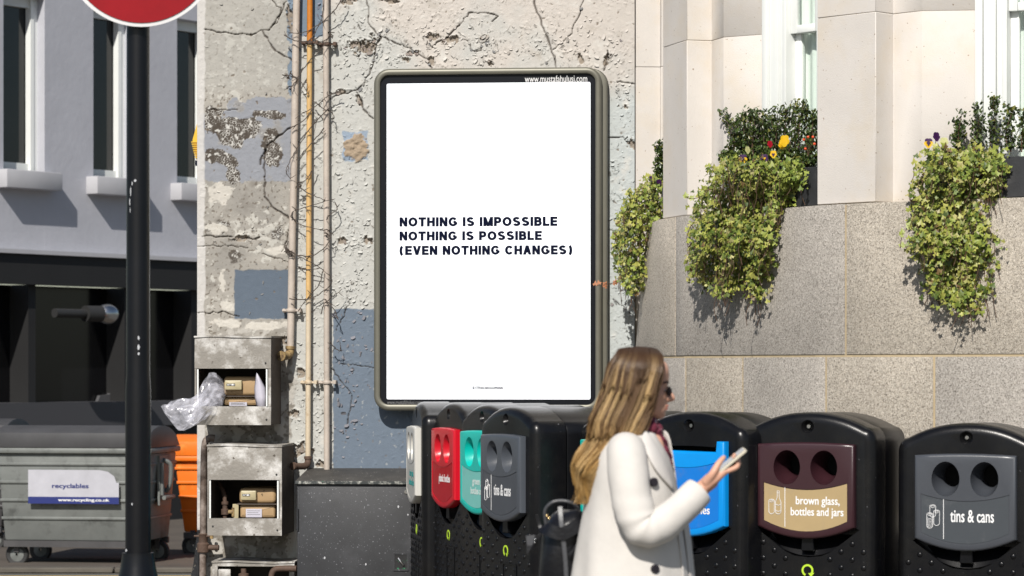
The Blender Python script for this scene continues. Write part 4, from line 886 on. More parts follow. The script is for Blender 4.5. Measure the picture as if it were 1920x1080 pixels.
# ------------------------------------------------------------------ recycling bins
W2 = .30
def arch(W, sh, ap, zb, r=.05, n=16):
    pts = [(-W + .015, zb), (W - .015, zb), (W, zb + .015)]
    zt = lambda x: sh + (ap - sh) * (1 - abs(x / W) ** 2.2)
    pts.append((W, sh - .035)); 
    for k in range(1, 4):
        a = k / 4 * math.pi / 2; pts.append((W - .045 + .045 * math.cos(a), sh - .035 + (zt(W - .045) - sh + .035) * math.sin(a)))
    for k in range(n + 1):
        x = (W - .045) * (1 - 2 * k / n); pts.append((x, zt(x)))
    for k in range(3, 0, -1):
        a = k / 4 * math.pi / 2; pts.append((-W + .045 - .045 * math.cos(a), sh - .035 + (zt(W - .045) - sh + .035) * math.sin(a)))
    pts += [(-W, sh - .035), (-W, zb + .015)]
    return pts
PT = 1.266       # panel top
def panel_out(d=0, notch=False):
    w_ = .218 - d; pts = []
    for k in range(13):
        x = -w_ + 2 * w_ * k / 12; pts.append((x, PT - .365 - (.052) * (1 - (x / w_) ** 2) + d))
    if notch:
        pts += [(w_, PT + .002 - d), (w_ - .045, PT + .002 - d), (w_ - .05, PT - .045 - d), (-w_ + .05, PT - .040 - d), (-w_ + .045, PT + .002 - d), (-w_, PT + .002 - d)]
    else:
        for k in range(7):
            x = w_ - 2 * w_ * k / 6; pts.append((x, PT - .002 * (x / w_) ** 2 * 4 - d))
    return pts
def tmp(bm): return fin('cutter', bm, None)
bm = NB(); prism_round(bm, arch(W2, 1.305, 1.395, .03), 0, .17, .042, 5); shell = fin('front_shell', bm, None, smooth=True)
c1 = NB(); prism_y(c1, panel_out(.02), -.1, .14)
c2_ = NB(); prism_y(c2_, [(-.232, PT - .375), (-.10, PT - .475), (-.06, PT - .492), (0, PT - .498), (.06, PT - .492), (.10, PT - .475), (.232, PT - .375), (.20, PT - .36), (-.20, PT - .36)], -.1, .075)
c3_ = NB(); lathe_y(c3_, [(.0001, .03), (.014, .03), (.016, .02), (.030, -.001), (.036, -.05), (.0001, -.05)], 0, PT + .068, 20); bmesh.ops.remove_doubles(c3_, verts=c3_.verts[:], dist=.0005); fixn(c3_)
boolean(shell, [tmp(c1), tmp(c2_), tmp(c3_)]); SHELL = shell.data; bpy.data.objects.remove(shell)
bm = NB(); prism_round(bm, arch(W2 - .006, 1.300, 1.390, .03), .178, .52, .006, 2, True); o = fin('rear_body', bm, None, smooth=True); REAR = o.data; bpy.data.objects.remove(o)
bm = NB(); prism_y(bm, arch(W2 - .02, 1.285, 1.374, .05), .165, .185); o = fin('x', bm, None); SEAM = o.data; bpy.data.objects.remove(o)
bm = NB()
for i in range(12):
    for j in range(-5, 6):
        if (i + j) % 2: continue
        x = j * .05; z = .83 - i * .034 - .0
        if z > PT - .36 - .145 * (1 - abs(x) / .24) - .05: continue
        if abs(x) < .055 and .66 < z < .77: continue
        if abs(x) > .262: continue
        lathe_y(bm, [(.0130, .001), (.011, -.003), (.007, -.0055), (.001, -.0065)], x, z, 10)
o = fin('x', bm, None, smooth=True); STUD = o.data; bpy.data.objects.remove(o)
def mk_panel(kind):
    bm = NB(); prism_round(bm, panel_out(0, kind == 'flap'), -.034, .012, .013, 3); o = fin('x', bm, None, smooth=True)
    cut = []
    if kind == 'holes':
        for s in (-1, 1):
            c = NB(); loft(c, [[(s * .083 + .060 * e * math.cos(a), y, PT - .108 + .074 * e * math.sin(a)) for a in [2 * math.pi * k / 28 for k in range(28)]] for e, y in ((1.02, -.06), (1.0, -.03), (.93, .05))]); fixn(c); cut.append(tmp(c))
    c = NB(); prism_y(c, label_out(-.004, .176 if kind == 'holes' else .088), -.06, -.031); cut.append(tmp(c))
    boolean(o, cut); m = o.data; bpy.data.objects.remove(o); return m
def label_out(d=0, top=.176):
    w_ = .186 - d; pts = []
    for k in range(13):
        x = -w_ + 2 * w_ * k / 12; pts.append((x, PT - .338 - .046 * (1 - (x / w_) ** 2) + d))
    for k in range(13):
        x = w_ - 2 * w_ * k / 12; pts.append((x, PT - top - .030 * (1 - (x / w_) ** 2) - d))
    return pts
PAN = {'holes': mk_panel('holes'), 'flap': mk_panel('flap')}
bm = NB(); prism_y(bm, label_out(), -.0325, -.0295); o = fin('x', bm, None); LABEL = o.data; bpy.data.objects.remove(o)
bm = NB(); prism_y(bm, label_out(0, .088), -.0325, -.0295); o = fin('x', bm, None); LABEL_TALL = o.data; bpy.data.objects.remove(o)
cups = []
for s in (-1, 1):
    bm = NB(); rings = []
    for e, y, dx_, dz_ in ((1.0, -.0335, 0, 0), (.97, -.026, 0, 0), (.93, -.01, .001, .001), (.80, .03, .005, .006), (.68, .055, .009, .010), (.66, .11, .012, .012)):
        rings.append([(s * .083 + dx_ + .0595 * e * math.cos(a), y, PT - .108 + dz_ + .0735 * e * math.sin(a)) for a in [2 * math.pi * k / 28 for k in range(28)]])
    loft(bm, rings, cap=False); o = fin('x', bm, None, smooth=True); cups.append(o.data); bpy.data.objects.remove(o)
bm = NB(); prism_y(bm, [(-.028, PT - .47), (.028, PT - .47), (.026, PT - .40), (-.026, PT - .40)], -.004, .07); bmesh.ops.bevel(bm, geom=bm.edges[:], offset=.003, segments=1, affect='EDGES'); o = fin('x', bm, None); LATCH = o.data; bpy.data.objects.remove(o)
bm = NB(); loft(bm, [[(x, .02 + .0, PT - .462 - .03 * (1 - (x / .12) ** 2)) for x in [-.12 + .02 * k for k in range(13)]], [(x * 1.5, .07, PT - .40) for x in [-.12 + .02 * k for k in range(13)]]], cap=False, close=False); o = fin('x', bm, None, smooth=True); LIP = o.data; bpy.data.objects.remove(o)
bm = NB(); lathe_y(bm, [(.0005, .016), (.008, .016), (.010, .020), (.010, .030)], 0, PT + .068, 12); o = fin('x', bm, None, smooth=True); LOCK = o.data; bpy.data.objects.remove(o)
# recycling arrow: open ring with an arrow head
bm = NB(); n = 22; ri, ro = .018, .0265; a0, a1 = R(-40), R(-40 + 285)
cz_ = .712
V1 = [[(r * math.cos(a0 + (a1 - a0) * k / n) , y, cz_ + r * math.sin(a0 + (a1 - a0) * k / n)) for r, y in ((ri, -.0015), (ro, -.0015), (ro, .001), (ri, .001))] for k in range(n + 1)]
loft(bm, V1); ae = a0
ex_, ez_ = .022 * math.cos(ae), .022 * math.sin(ae)
prism_y(bm, [(ex_ - .014, cz_ + ez_ + .002), (ex_ - .001, cz_ + ez_ - .014), (ex_ + .014, cz_ + ez_ + .004)], -.0015, .001); fixn(bm); o = fin('x', bm, None); ARROW = o.data; bpy.data.objects.remove(o)
bm = NB(); annulus(bm, [[(x, y, z) for x, z in offs(rrect(-.03, .12, .38, .655, .01, 3), d)] for d, y in ((0, .0), (0, -.004), (.007, -.004), (.007, .0))]); o = fin('x', bm, None); HATCH = o.data; bpy.data.objects.remove(o)
def outline_path(bm, pts, r, y): tube(bm, [(x, y, z) for x, z in pts], r, 4)
def icon(kind, m, parent):
    bm = NB(); zc = PT - .275; xc = -.138
    def pill(x, z, w_, h):
        P_ = []
        for k in range(9): a = math.pi * k / 8; P_.append((x + w_ * math.cos(a), z + h + w_ * .55 * math.sin(a)))
        for k in range(9): a = math.pi + math.pi * k / 8; P_.append((x + w_ * math.cos(a), z + w_ * .9 * math.sin(a)))
        P_.append(P_[0]); outline_path(bm, P_, .0013, -.0337)
        outline_path(bm, [(x + w_ * .62 * math.cos(a), z + h - .001 + w_ * .33 * math.sin(a)) for a in [2 * math.pi * k / 10 for k in range(11)]], .0011, -.0337)
    if kind == 'glass':
        pill(xc - .014, zc - .025, .0125, .045); x = xc + .016
        outline_path(bm, [(x - .0045, zc + .064), (x - .0045, zc + .035), (x - .0125, zc + .016), (x - .0125, zc - .028), (x - .006, zc - .036), (x + .006, zc - .036), (x + .0125, zc - .028), (x + .0125, zc + .016), (x + .0045, zc + .035), (x + .0045, zc + .064), (x - .0045, zc + .064)], .0014, -.0337)
        outline_path(bm, [(x - .0045, zc + .055), (x + .0045, zc + .055)], .0012, -.0337); outline_path(bm, [(x - .0125, zc + .006), (x, zc + .001), (x + .0125, zc + .006)], .0012, -.0337)
        outline_path(bm, [(x - .0125, zc - .02), (x, zc - .026), (x + .0125, zc - .02)], .0012, -.0337)
    else:
        pill(xc, zc + .014, .0125, .034); pill(xc - .013, zc - .034, .0125, .048); pill(xc + .0165, zc - .022, .0125, .048)
        if kind == 'cans':
            for k in range(7): z = zc - .036 + k * .0058; outline_path(bm, [(xc - .025, z), (xc - .013, z - .004), (xc - .001, z)], .0009, -.0337)
    fin('icon', bm, m, parent, smooth=True)
    bm = NB(); box(bm, -.093, -.0905, -.0336, -.0324, PT - .365, PT - .195); fin('divider', bm, m, parent)
def colour(nm, c, lc, rough=.32, lr=.4):
    return mat(nm + '_panel', c, rough, bump=.0004, bs=200, var=.05, vs=12, spec=.5), mat(nm + '_label', lc, lr, var=.06, vs=9, col2=tuple(min(.8, q * .82 + .03) for q in lc), c2s=14, c2t=.64)
def rbin(label, cx, cy, yaw, cols, lines, txtm, ic, dz=0, kind='holes', rear=1.):
    t = thing('recycling_bin', label, 'recycling bin', (cx, cy, dz - .0), R(-yaw), 'row of black recycling bins')
    link('front_shell', SHELL, M['binblack'], t); rb_ = link('rear_body', REAR, M['binrear'], t); rb_.scale.y = rear; rb_.location.y = .178 * (1 - rear); link('seam', SEAM, M['cavity'], t)
    bm = NB(); box(bm, -.20, .20, .135, .139, PT - .5, PT + .01); fin('inner_wall', bm, M['cavity'], t)
    tag(link('stud', STUD, M['binblack'], t), None, None, kind='stuff')
    def own(n_, me_, m_, par):
        me_ = me_.copy() if me_.materials and me_.materials[0] != m_ else me_
        me_.materials.clear(); me_.materials.append(m_); return link(n_, me_, None, par)
    pn = own('panel', PAN[kind].copy(), cols[0], t)
    lb = own('label_plate', (LABEL if kind == 'holes' else LABEL_TALL).copy(), cols[1], pn)
    if kind == 'holes':
        for c in cups: own('opening', c.copy(), cols[0], pn)
    link('latch', LATCH, M['binrear'], t); link('scoop', LIP, M['binrear'], t); link('lock', LOCK, M['steel'], t); link('arrow_logo', ARROW, M['lime'], t); link('hatch_frame', HATCH, M['binrear'], t)
    if ic: icon(ic, txtm, pn)
    if len(lines) == 1: text('lettering', lines[0], txtm, pn, -.062, PT - .292, .205 if len(lines[0]) > 12 else .185, -.0334, .052, off=.013, ext=.0007)
    else:
        text('lettering', lines[0], txtm, pn, -.042 if len(lines[0]) < 13 else -.05, PT - .279, .195 if len(lines[0]) > 10 else .17, -.0334, .046, off=.015, ext=.0007)
        text('lettering', lines[1], txtm, pn, -.065 if len(lines[1]) > 11 else -.05, PT - .327, .235 if len(lines[1]) > 11 else .19, -.0334, .046, off=.015, ext=.0007)
    for (x, z, y_) in ((random.uniform(-.2, .2), random.uniform(.95, 1.0), 0),): pass
    return t
WP = M['white_print']; TEAL = mat('teal_print', (.01, .22, .22), .5); PALE = mat('pale_print', (.55, .62, .60), .5)
c_white = colour('cream', (.50, .49, .455), (.46, .46, .43)); c_red = colour('red', (.50, .006, .018), (.40, .004, .012), .25, .2)
c_teal = colour('teal', (.0, .42, .36), (.16, .46, .42)); c_grey = colour('slate_grey', (.060, .068, .082), (.052, .058, .070))
c_blue = colour('blue', (.0, .24, .66), (.004, .16, .56)); c_brown = colour('maroon_brown', (.034, .012, .016), (.36, .265, .135), .3)
c_grey2 = colour('dark_slate', (.050, .055, .065), (.045, .052, .06))
def bpos(pxl, Zc, yaw, off=0.): a = (pxl - CX) / F; return a * Zc, Zc
rbin('recycling bin with a cream panel and teal lettering, furthest left beside the black cabinet', -.512, 15.25, 82, c_white, ['clear glass,', 'bottles and jars'], TEAL, None, .013)
rbin('recycling bin with a glossy red plastic bottles panel', -.328, 14.66, 73, c_red, ['plastic bottles'], WP, None, .016)
rbin('recycling bin with a teal green glass panel, between the red and grey ones', -.150, 14.08, 67.5, c_teal, ['green glass,', 'bottles and jars'], PALE, None, .013)
rbin('recycling bin with a slate grey tins and cans panel, left of the black backpack', -.030, 13.48, 64.5, c_grey, ['tins & cans'], WP, 'tins', .010)
rbin('recycling bin with a teal panel, mostly hidden behind the woman', .436, 12.93, 64, c_teal, ['green glass,', 'bottles and jars'], PALE, None, .0, rear=.5)
rbin('recycling bin with a bright blue flap panel, behind the phone', .775, 12.48, 41, c_blue, ['newspaper', 'magazines'], WP, 'tins' if False else None, .0, 'flap', rear=.6)
rbin('recycling bin with a maroon panel and tan brown glass label', 1.278, 12.30, 23, c_brown, ['brown glass,', 'bottles and jars'], WP, 'glass', .0)
rbin('recycling bin with a dark slate can panel, rightmost and slightly lower', 1.942, 12.16, 19, c_grey2, ['tins & cans'], WP, 'cans', -.045)

# ------------------------------------------------------------------ planters, ivy, shrubs, flowers
def leaf_pts():
    P_ = []
    for a, r in ((-90, .10), (-55, .42), (-25, .34), (8, .50), (38, .28), (90, .62), (142, .28), (172, .50), (205, .34), (235, .42)):
        P_.append((r * math.cos(R(a)), r * math.sin(R(a))))
    return P_
LP = np.array(leaf_pts())
def leaves_mesh(name, pos, nrm, size, cols, shape=LP, cup=.25):
    n = len(pos); k = len(shape); V = []; Fc = []
    nrm = nrm / np.linalg.norm(nrm, axis=1)[:, None]
    up = np.tile(np.array([[0, 0, -1.]]), (n, 1)) + RS.normal(0, .45, (n, 3)); a = np.cross(nrm, up); a /= np.linalg.norm(a, axis=1)[:, None]; b = np.cross(nrm, a)
    ctr = pos - nrm * (size * cup * .35)[:, None]
    r = np.hypot(shape[:, 0], shape[:, 1])
    pts = pos[:, None, :] + size[:, None, None] * (shape[None, :, 0, None] * a[:, None, :] + shape[None, :, 1, None] * b[:, None, :]) - (size[:, None] * cup * (np.abs(shape[:, 0])[None, :]))[..., None] * nrm[:, None, :]
    V = np.concatenate([pos[:, None, :], pts], 1).reshape(-1, 3)
    base = (np.arange(n) * (k + 1))[:, None]; i = np.arange(k)
    Fq = np.stack([np.broadcast_to(base, (n, k)), base + 1 + i, base + 1 + (i + 1) % k], -1).reshape(-1, 3)
    col = np.repeat(cols[:, None, :], k + 1, 1).copy(); col[:, 1:, :] *= RS.uniform(.85, 1.25, (n, k, 1)); col[:, 0, :] *= .8
    return mesh_np(name, V, Fq, col.reshape(-1, 3))
IV = np.array([(.44, .44, .10), (.34, .38, .07), (.19, .25, .045), (.09, .14, .025), (.50, .46, .19), (.20, .13, .05)])
def ivy(label, name_loc, sampler, nl, nstem, npart, grp='trailing variegated ivy in the window planters'):
    t = thing('ivy_plant', label, 'ivy', name_loc, 0, grp)
    pos = []; nr = []
    for _ in range(nl):
        p, n_ = sampler(); pos.append(p); nr.append(n_)
    pos = np.array(pos); nr = np.array(nr); order = np.argsort(pos[:, 1] + RS.uniform(0, .12, len(pos)))
    pos = pos[order]; nr = nr[order]
    ci = RS.choice(6, len(pos), p=[.22, .27, .21, .16, .09, .05]); cols = IV[ci] * RS.uniform(.6, 1.0, (len(pos), 1))
    nn = nr + RS.normal(0, .5, nr.shape); sz = RS.uniform(.014, .041, len(pos))
    me = leaves_mesh('foliage', pos[npart:] - np.array(name_loc), nn[npart:], sz[npart:], cols[npart:]); tag(link('foliage', me, M['leafv'], t), None, None, kind='stuff')
    protos = [leaves_mesh('leaf', np.zeros((1, 3)), np.array([[0, -1., 0]]), np.array([1.0]), np.array([[1., 1, 1]]), cup=c) for c in (.1, .3, .5)]
    pm = []
    for q in protos:
        for mm_ in ('leaf_a', 'leaf_b'):
            c_ = q.copy(); c_.materials.clear(); c_.materials.append(M[mm_]); pm.append(c_)
    for k in range(npart):
        o = bpy.data.objects.new('leaf', pm[random.choice((0, 1, 2, 3, 4, 5, 0, 2, 4))]); C.objects.link(o); o.parent = t
        o.location = Vector(pos[k]) - Vector(name_loc); d = Vector(nn[k]).normalized()
        o.rotation_euler = (d.to_track_quat('-Y', 'Z').to_matrix() @ Matrix.Rotation(random.uniform(-.8, .8), 3, 'Y')).to_euler(); s = sz[k]; o.scale = (s, s, s)
    bm = NB()
    for k in range(nstem):
        p = Vector(pos[random.randrange(len(pos))]) - Vector(name_loc); q = p + Vector((random.uniform(-.03, .03), random.uniform(-.02, .02), -random.uniform(.05, .14)))
        tube(bm, smoothpath([p, (p + q) / 2 + Vector((random.uniform(-.02, .02), .0, 0)), q], 3), .0016, 4)
    tag(fin('stems', bm, M['stem'], t), None, None, kind='stuff')
    return t
def inpoly(x, y, poly):
    c = False; j = len(poly) - 1
    for i in range(len(poly)):
        xi, yi = poly[i]; xj, yj = poly[j]
        if (yi > y) != (yj > y) and x < (xj - xi) * (y - yi) / (yj - yi) + xi: c = not c
        j = i
    return c
def bay_sampler(A_, B_, poly, xl, ol, xr, orr, th=.10, rag=6):
    """points in a hanging clump in front of the plane A-B; distance out grows towards the far side of the clump"""
    dv = (B_ - A_).normalized(); outn = Vector((dv.y, -dv.x))
    xs_ = [p[0] for p in poly]; ys_ = [p[1] for p in poly]
    def f():
        while True:
            x = random.uniform(min(xs_) - rag, max(xs_) + rag); y = random.uniform(min(ys_) - rag, max(ys_) + rag)
            if inpoly(x + random.gauss(0, rag), y + random.gauss(0, rag), poly): break
        f_ = (x - xl) / (xr - xl); yy = (y - min(ys_)) / (max(ys_) - min(ys_))
        o_ = ol + (orr - ol) * f_ + .03 * math.sin(y * .045) + .025 * math.sin(x * .11 + y * .03) - random.random() ** 1.5 * th
        o_ = max(o_, .012); A2 = A_ + outn * o_; a = (x - CX) / F; den = dv.x - a * dv.y; s = (a * A2.y - A2.x) / den
        X = A2.x + dv.x * s; Y = A2.y + dv.y * s
        return (X, Y, CH + (HY - y) * Y / F), (outn.x * .75 - .10, outn.y * .75 - .35, .45)
    return f
def planter(label, A_, B_, s0, s1, h=.185, zb=2.378):
    dv = (B_ - A_).normalized(); outn = Vector((dv.y, -dv.x)); p = A_ + dv * s0 - outn * .015; L_ = s1 - s0
    ang = math.atan2(dv.y, dv.x); t = thing('planter', label, 'planter', (p.x, p.y, zb), ang, 'slate window planters')
    bm = NB(); r0 = [(0, 0, 0), (L_, 0, 0), (L_, .17, 0), (0, .17, 0)]; r1 = [(-.006, -.012, h), (L_ + .0, -.012, h), (L_ + .0, .18, h), (-.006, .18, h)]
    r2 = [(.012, .008, h), (L_ - .018, .008, h), (L_ - .018, .16, h), (.012, .16, h)]; r3 = [(.012, .008, h - .03), (L_ - .018, .008, h - .03), (L_ - .018, .16, h - .03), (.012, .16, h - .03)]
    loft(bm, [r0, r1, r2, r3]); fixn(bm); fin('trough', bm, M['planter'], t)
    bm = NB(); box(bm, .014, L_ - .02, .01, .158, h - .05, h - .018); fin('soil', bm, M['soil'], t); return t
A1, B1 = bays[0]; A2_, B2_ = bays[1]
planter('slate planter standing on the granite between the two piers', A1, B1, .36, 1.055)
planter('slate planter at the right edge, hidden under trailing ivy', A2_, B2_, .28, 1.05)
AL, BL = Vector((.83, 15.85)), Vector((.79, 15.03))
planter('slate planter left of the first stone pier', AL, BL, .05, .74, zb=2.36)
polyM = [(1345, 300), (1380, 300), (1440, 310), (1505, 312), (1508, 330), (1490, 355), (1478, 388), (1455, 400), (1450, 440), (1442, 500), (1437, 550), (1420, 560), (1400, 535), (1375, 545), (1350, 552), (1325, 535), (1295, 515), (1292, 480), (1302, 420), (1300, 395), (1318, 362), (1330, 330)]
ivy('dense yellow green ivy hanging from the middle planter down the granite', (1.2, 14.0, 2.45), bay_sampler(A1, B1, polyM, 1292, .22, 1505, .05, .13, 9), 4300, 260, 260)
polyR = [(1735, 283), (1770, 278), (1815, 280), (1860, 282), (1885, 300), (1876, 350), (1852, 400), (1862, 440), (1866, 500), (1850, 550), (1825, 590), (1805, 585), (1785, 575), (1770, 572), (1752, 565), (1742, 520), (1734, 490), (1712, 478), (1708, 430), (1713, 400), (1712, 360), (1722, 318)]
ivy('trailing ivy cut by the right edge, with dark pansies on top', (1.9, 12.9, 2.45), bay_sampler(A2_, B2_, polyR, 1705, .19, 1868, .06, .13, 9), 3400, 200, 200)
polyL = [(1212, 335), (1243, 325), (1243, 410), (1238, 425), (1215, 428), (1212, 470), (1204, 520), (1198, 550), (1175, 545), (1160, 515), (1150, 480), (1152, 440), (1160, 400), (1180, 365), (1200, 350)]
def sampL():
    while True:
        x = random.uniform(1140, 1243); y = random.uniform(325, 560)
        if inpoly(x + random.gauss(0, 5), y + random.gauss(0, 6), polyL): break
    Y = 15.25 + (1243 - x) / 100 * .10 + random.uniform(0, .28); return P(x, y, Y), (-.7, -.65, .45)
ivy('ivy clump hanging left of the first stone pier, overlapping the painted wall', (.72, 15.4, 2.4), sampL, 1900, 120, 120)
# stray ivy runners
for lab, pts in (('thin ivy runner reaching left from the middle ivy clump', [(1335, 345), (1315, 368), (1298, 372), (1284, 370)]), ('withered ivy runner with three brown leaves over the edge of the poster case', [(1165, 520), (1150, 530), (1135, 532), (1118, 536)]), ('thin bare ivy runner left of the right ivy clump', [(1716, 400), (1705, 425), (1692, 440), (1688, 465)])):
    Yb = {0: 14.25, 1: 15.45, 2: 13.2}[0 if 'middle' in lab else 1 if 'withered' in lab else 2]
    t = thing('ivy_runner', lab, 'ivy runner', P(*pts[0], Yb), 0); o0 = P(*pts[0], Yb)
    bm = NB(); tube(bm, smoothpath([P(x, y, Yb) - o0 for x, y in pts], 5), .0018, 5); fin('stem', bm, M['stem'], t)
    for k in range(1, len(pts)):
        for q in range(2):
            m_ = M['leaf_a'] if 'withered' not in lab else mat('dead_leaf', (.32, .13, .06), .7)
            me = leaves_mesh('leaf', np.zeros((1, 3)), np.array([[random.uniform(-.5, .5), -1., .4]]), np.array([.034]), np.array([[1., 1, 1]]))
            o = link('leaf', me, m_, t); o.location = P(pts[k][0] + random.uniform(-5, 5), pts[k][1] + random.uniform(-6, 6), Yb) - o0
# box shrubs: upright sprigs
BX = np.array([(0, -.5), (.2, -.3), (.27, 0), (.2, .3), (0, .5), (-.2, .3), (-.27, 0), (-.2, -.3)])
def shrub(label, base, sprigs):
    t = thing('box_shrub', label, 'shrub', base, 0, 'small leaved evergreen shrubs in the planters'); B0 = Vector(base); bm = NB(); pos = []; nr = []
    for (p0, p1) in sprigs:
        p0 = Vector(p0) - B0; p1 = Vector(p1) - B0; mid = (p0 + p1) / 2 + Vector((random.uniform(-.02, .02), random.uniform(-.02, .02), 0)); pa = smoothpath([p0, mid, p1], 9)
        tube(bm, pa, [.003 * (1 - .7 * k / len(pa)) for k in range(len(pa))], 4)
        for k, q in enumerate(pa):
            if k < 2: continue
            for s in range(5):
                d = Vector((random.gauss(0, 1), random.gauss(0, 1), random.uniform(-.1, .9))).normalized(); L_ = random.uniform(.008, .034)
                pos.append(q + d * L_); nr.append(Vector((random.gauss(0, .7), random.gauss(-.3, .7), .7)))
    pos = np.array([tuple(p) for p in pos]); nr = np.array([tuple(p) for p in nr]); n = len(pos)
    cols = np.array([(.045, .075, .018), (.075, .105, .022), (.03, .05, .014), (.14, .14, .03)])[RS.choice(4, n, p=[.4, .3, .2, .1])]
    tag(link('foliage', leaves_mesh('foliage', pos, nr, RS.uniform(.017, .026, n), cols, BX, .3), M['boxleaf'], t), None, None, kind='stuff')
    fin('branches', bm, M['stem'], t)
def pbay(A_, B_, x, y, o_=-.06):
    dv = (B_ - A_).normalized(); outn = Vector((dv.y, -dv.x)); A2 = A_ + outn * o_; a = (x - CX) / F; s = (a * A2.y - A2.x) / (dv.x - a * dv.y); Y = A2.y + dv.y * s
    return Vector((A2.x + dv.x * s, Y, CH + (HY - y) * Y / F))
def sprigs(A_, B_, lst, o_=-.07):
    out = []
    for x0, y0, x1, y1 in lst:
        for k in range(3): out.append((pbay(A_, B_, x0 + random.uniform(-6, 6), y0, o_ + random.uniform(-.03, .03)), pbay(A_, B_, x1 + random.uniform(-9, 9), y1 + random.uniform(-5, 26), o_ + random.uniform(-.04, .04))))
    return out
shrub('upright dark evergreen shrub at the left of the middle planter', tuple(pbay(A1, B1, 1400, 310)), sprigs(A1, B1, [(1392, 310, 1365, 212), (1396, 310, 1380, 205), (1400, 312, 1392, 204), (1405, 312, 1412, 198), (1412, 310, 1424, 204), (1375, 312, 1378, 245), (1420, 312, 1430, 225)]))
shrub('taller dark evergreen shrub beside the right pier in the middle planter', tuple(pbay(A1, B1, 1480, 310)), sprigs(A1, B1, [(1450, 312, 1445, 200), (1458, 312, 1458, 205), (1470, 312, 1472, 196), (1480, 312, 1486, 192), (1490, 312, 1500, 190), (1502, 312, 1512, 190), (1512, 312, 1524, 196), (1440, 312, 1436, 228), (1524, 312, 1532, 215)]))
shrub('low leafy green plant under the red berries', tuple(pbay(A1, B1, 1500, 312, -.02)), sprigs(A1, B1, [(1480, 312, 1475, 285), (1495, 312, 1500, 280), (1510, 312, 1518, 284), (1460, 310, 1455, 288), (1368, 310, 1358, 285), (1380, 310, 1372, 282), (1430, 310, 1435, 285)], -.02))
shrub('narrow evergreen sprig behind the left edge of the first pier', tuple(P(1238, 345, 15.35)), [(P(1236 + random.uniform(-4, 6), 350, 15.4), P(1236 + random.uniform(-6, 8), 256 + random.uniform(0, 50), 15.4)) for _ in range(9)])
shrub('evergreen shrub in the right planter', tuple(pbay(A2_, B2_, 1850, 285)), sprigs(A2_, B2_, [(1800, 285, 1798, 215), (1830, 285, 1830, 190), (1860, 285, 1862, 185), (1890, 285, 1895, 190), (1915, 285, 1920, 195)]))
def pansy(label, pos, s, main, face=True, turn=0.):
    t = thing('pansy', label, 'flower', pos, R(turn)); 
    bm = NB(); tube(bm, [(0, .004, 0), (.003, .012, -.03), (0, .02, -.06)], .0014, 5); fin('stalk', bm, M['leaf_b'], t)
    for k, (a, r, off_) in enumerate(((60, .9, .004), (120, .9, .004), (195, .8, .002), (-15, .8, .002), (-90, 1.0, 0))):
        bm = NB(); cx_, cz_ = .42 * s * math.cos(R(a)), .42 * s * math.sin(R(a)); c = bm.verts.new((0, -off_ * .2, 0)); ring = []
        for q in range(10):
            b = 2 * math.pi * q / 10; ring.append(bm.verts.new((cx_ + .5 * s * r * math.cos(b) * (1 + .08 * math.sin(3 * b)), off_ - .10 * s * abs(math.cos(b + k)), cz_ + .5 * s * r * math.sin(b))))
        c2 = bm.verts.new((cx_, off_ - .06 * s, cz_))
        for q in range(10): bm.faces.new((c2, ring[q], ring[(q + 1) % 10]))
        bm.verts.remove(c); fin('petal', bm, (M['pansy_p'] if (main == 'mix' and k < 2) else M[main if main != 'mix' else 'pansy_y']), t, smooth=True)
    if face:
        bm = NB(); prism_y(bm, [(.30 * s * math.cos(b) * (1 + .35 * math.sin(3 * b)), .30 * s * math.sin(b) * (1 + .35 * math.sin(3 * b)) - .08 * s) for b in [2 * math.pi * q / 18 for q in range(18)]], -.0045 - .05 * s, -.0035 - .05 * s); fin('face', bm, M['pansy_p'] if main != 'pansy_p' else M['pansy_y'], t)
    return t
pansy('large yellow pansy standing highest in the middle planter', pbay(A1, B1, 1471, 264, .06), .034, 'pansy_y', False, -30); pansy('yellow pansy petal pair just behind the tallest yellow bloom', pbay(A1, B1, 1466, 272, .04), .024, 'pansy_y', False, 20)
pansy('yellow and purple faced pansy at the left end of the middle planter', pbay(A1, B1, 1393, 298, .10), .028, 'mix', True, -20); pansy('purple pansy with pale face in the middle planter', pbay(A1, B1, 1433, 297, .08), .026, 'pansy_p', True, -20)
pansy('small yellow pansy with a dark face right of the purple one', pbay(A1, B1, 1450, 289, .08), .022, 'pansy_y', True, -10); pansy('pale cream folded pansy in the middle planter', pbay(A1, B1, 1402, 281, .08), .022, 'pansy_c', False, 40)
pansy('red flower between the evergreen shrubs', pbay(A1, B1, 1444, 270, .05), .020, 'pansy_r', False, 30); pansy('yellow and purple pansy on the right ivy', pbay(A2_, B2_, 1741, 268, .10), .027, 'mix', True, -10)
pansy('dark purple pansy topmost on the right ivy', pbay(A2_, B2_, 1756, 256, .08), .026, 'pansy_p', False, 30); pansy('small purple pansy on the left ivy', P(1222, 336, 15.3), .022, 'pansy_p', False, 10); pansy('cream pansy at the top right corner of the right ivy', pbay(A2_, B2_, 1770, 266, .08), .026, 'pansy_c', False, 0)
pansy('purple pansy tucked beside the first stone pier', P(1236, 342, 15.3), .020, 'pansy_p', False, 30)
t = thing('berry_sprig', 'orange red berries against the right pier in the middle planter', 'berries', pbay(A1, B1, 1516, 285, .03), 0); b0 = Vector(t.location)
for x, y in ((1515, 257), (1524, 257), (1510, 279), (1507, 262), (1527, 270)):
    bm = NB(); ell(bm, pbay(A1, B1, x, y, .05) - b0, (.0068,) * 3, 10, 8); fin('berry', bm, M['berry'], t, smooth=True)
    bm = NB(); q = pbay(A1, B1, x, y, .04) - b0; tube(bm, [q, q * .5 + Vector((0, .01, .01)), Vector((0, .02, -.02))], .0012, 4); fin('stalk', bm, M['stem'], t)

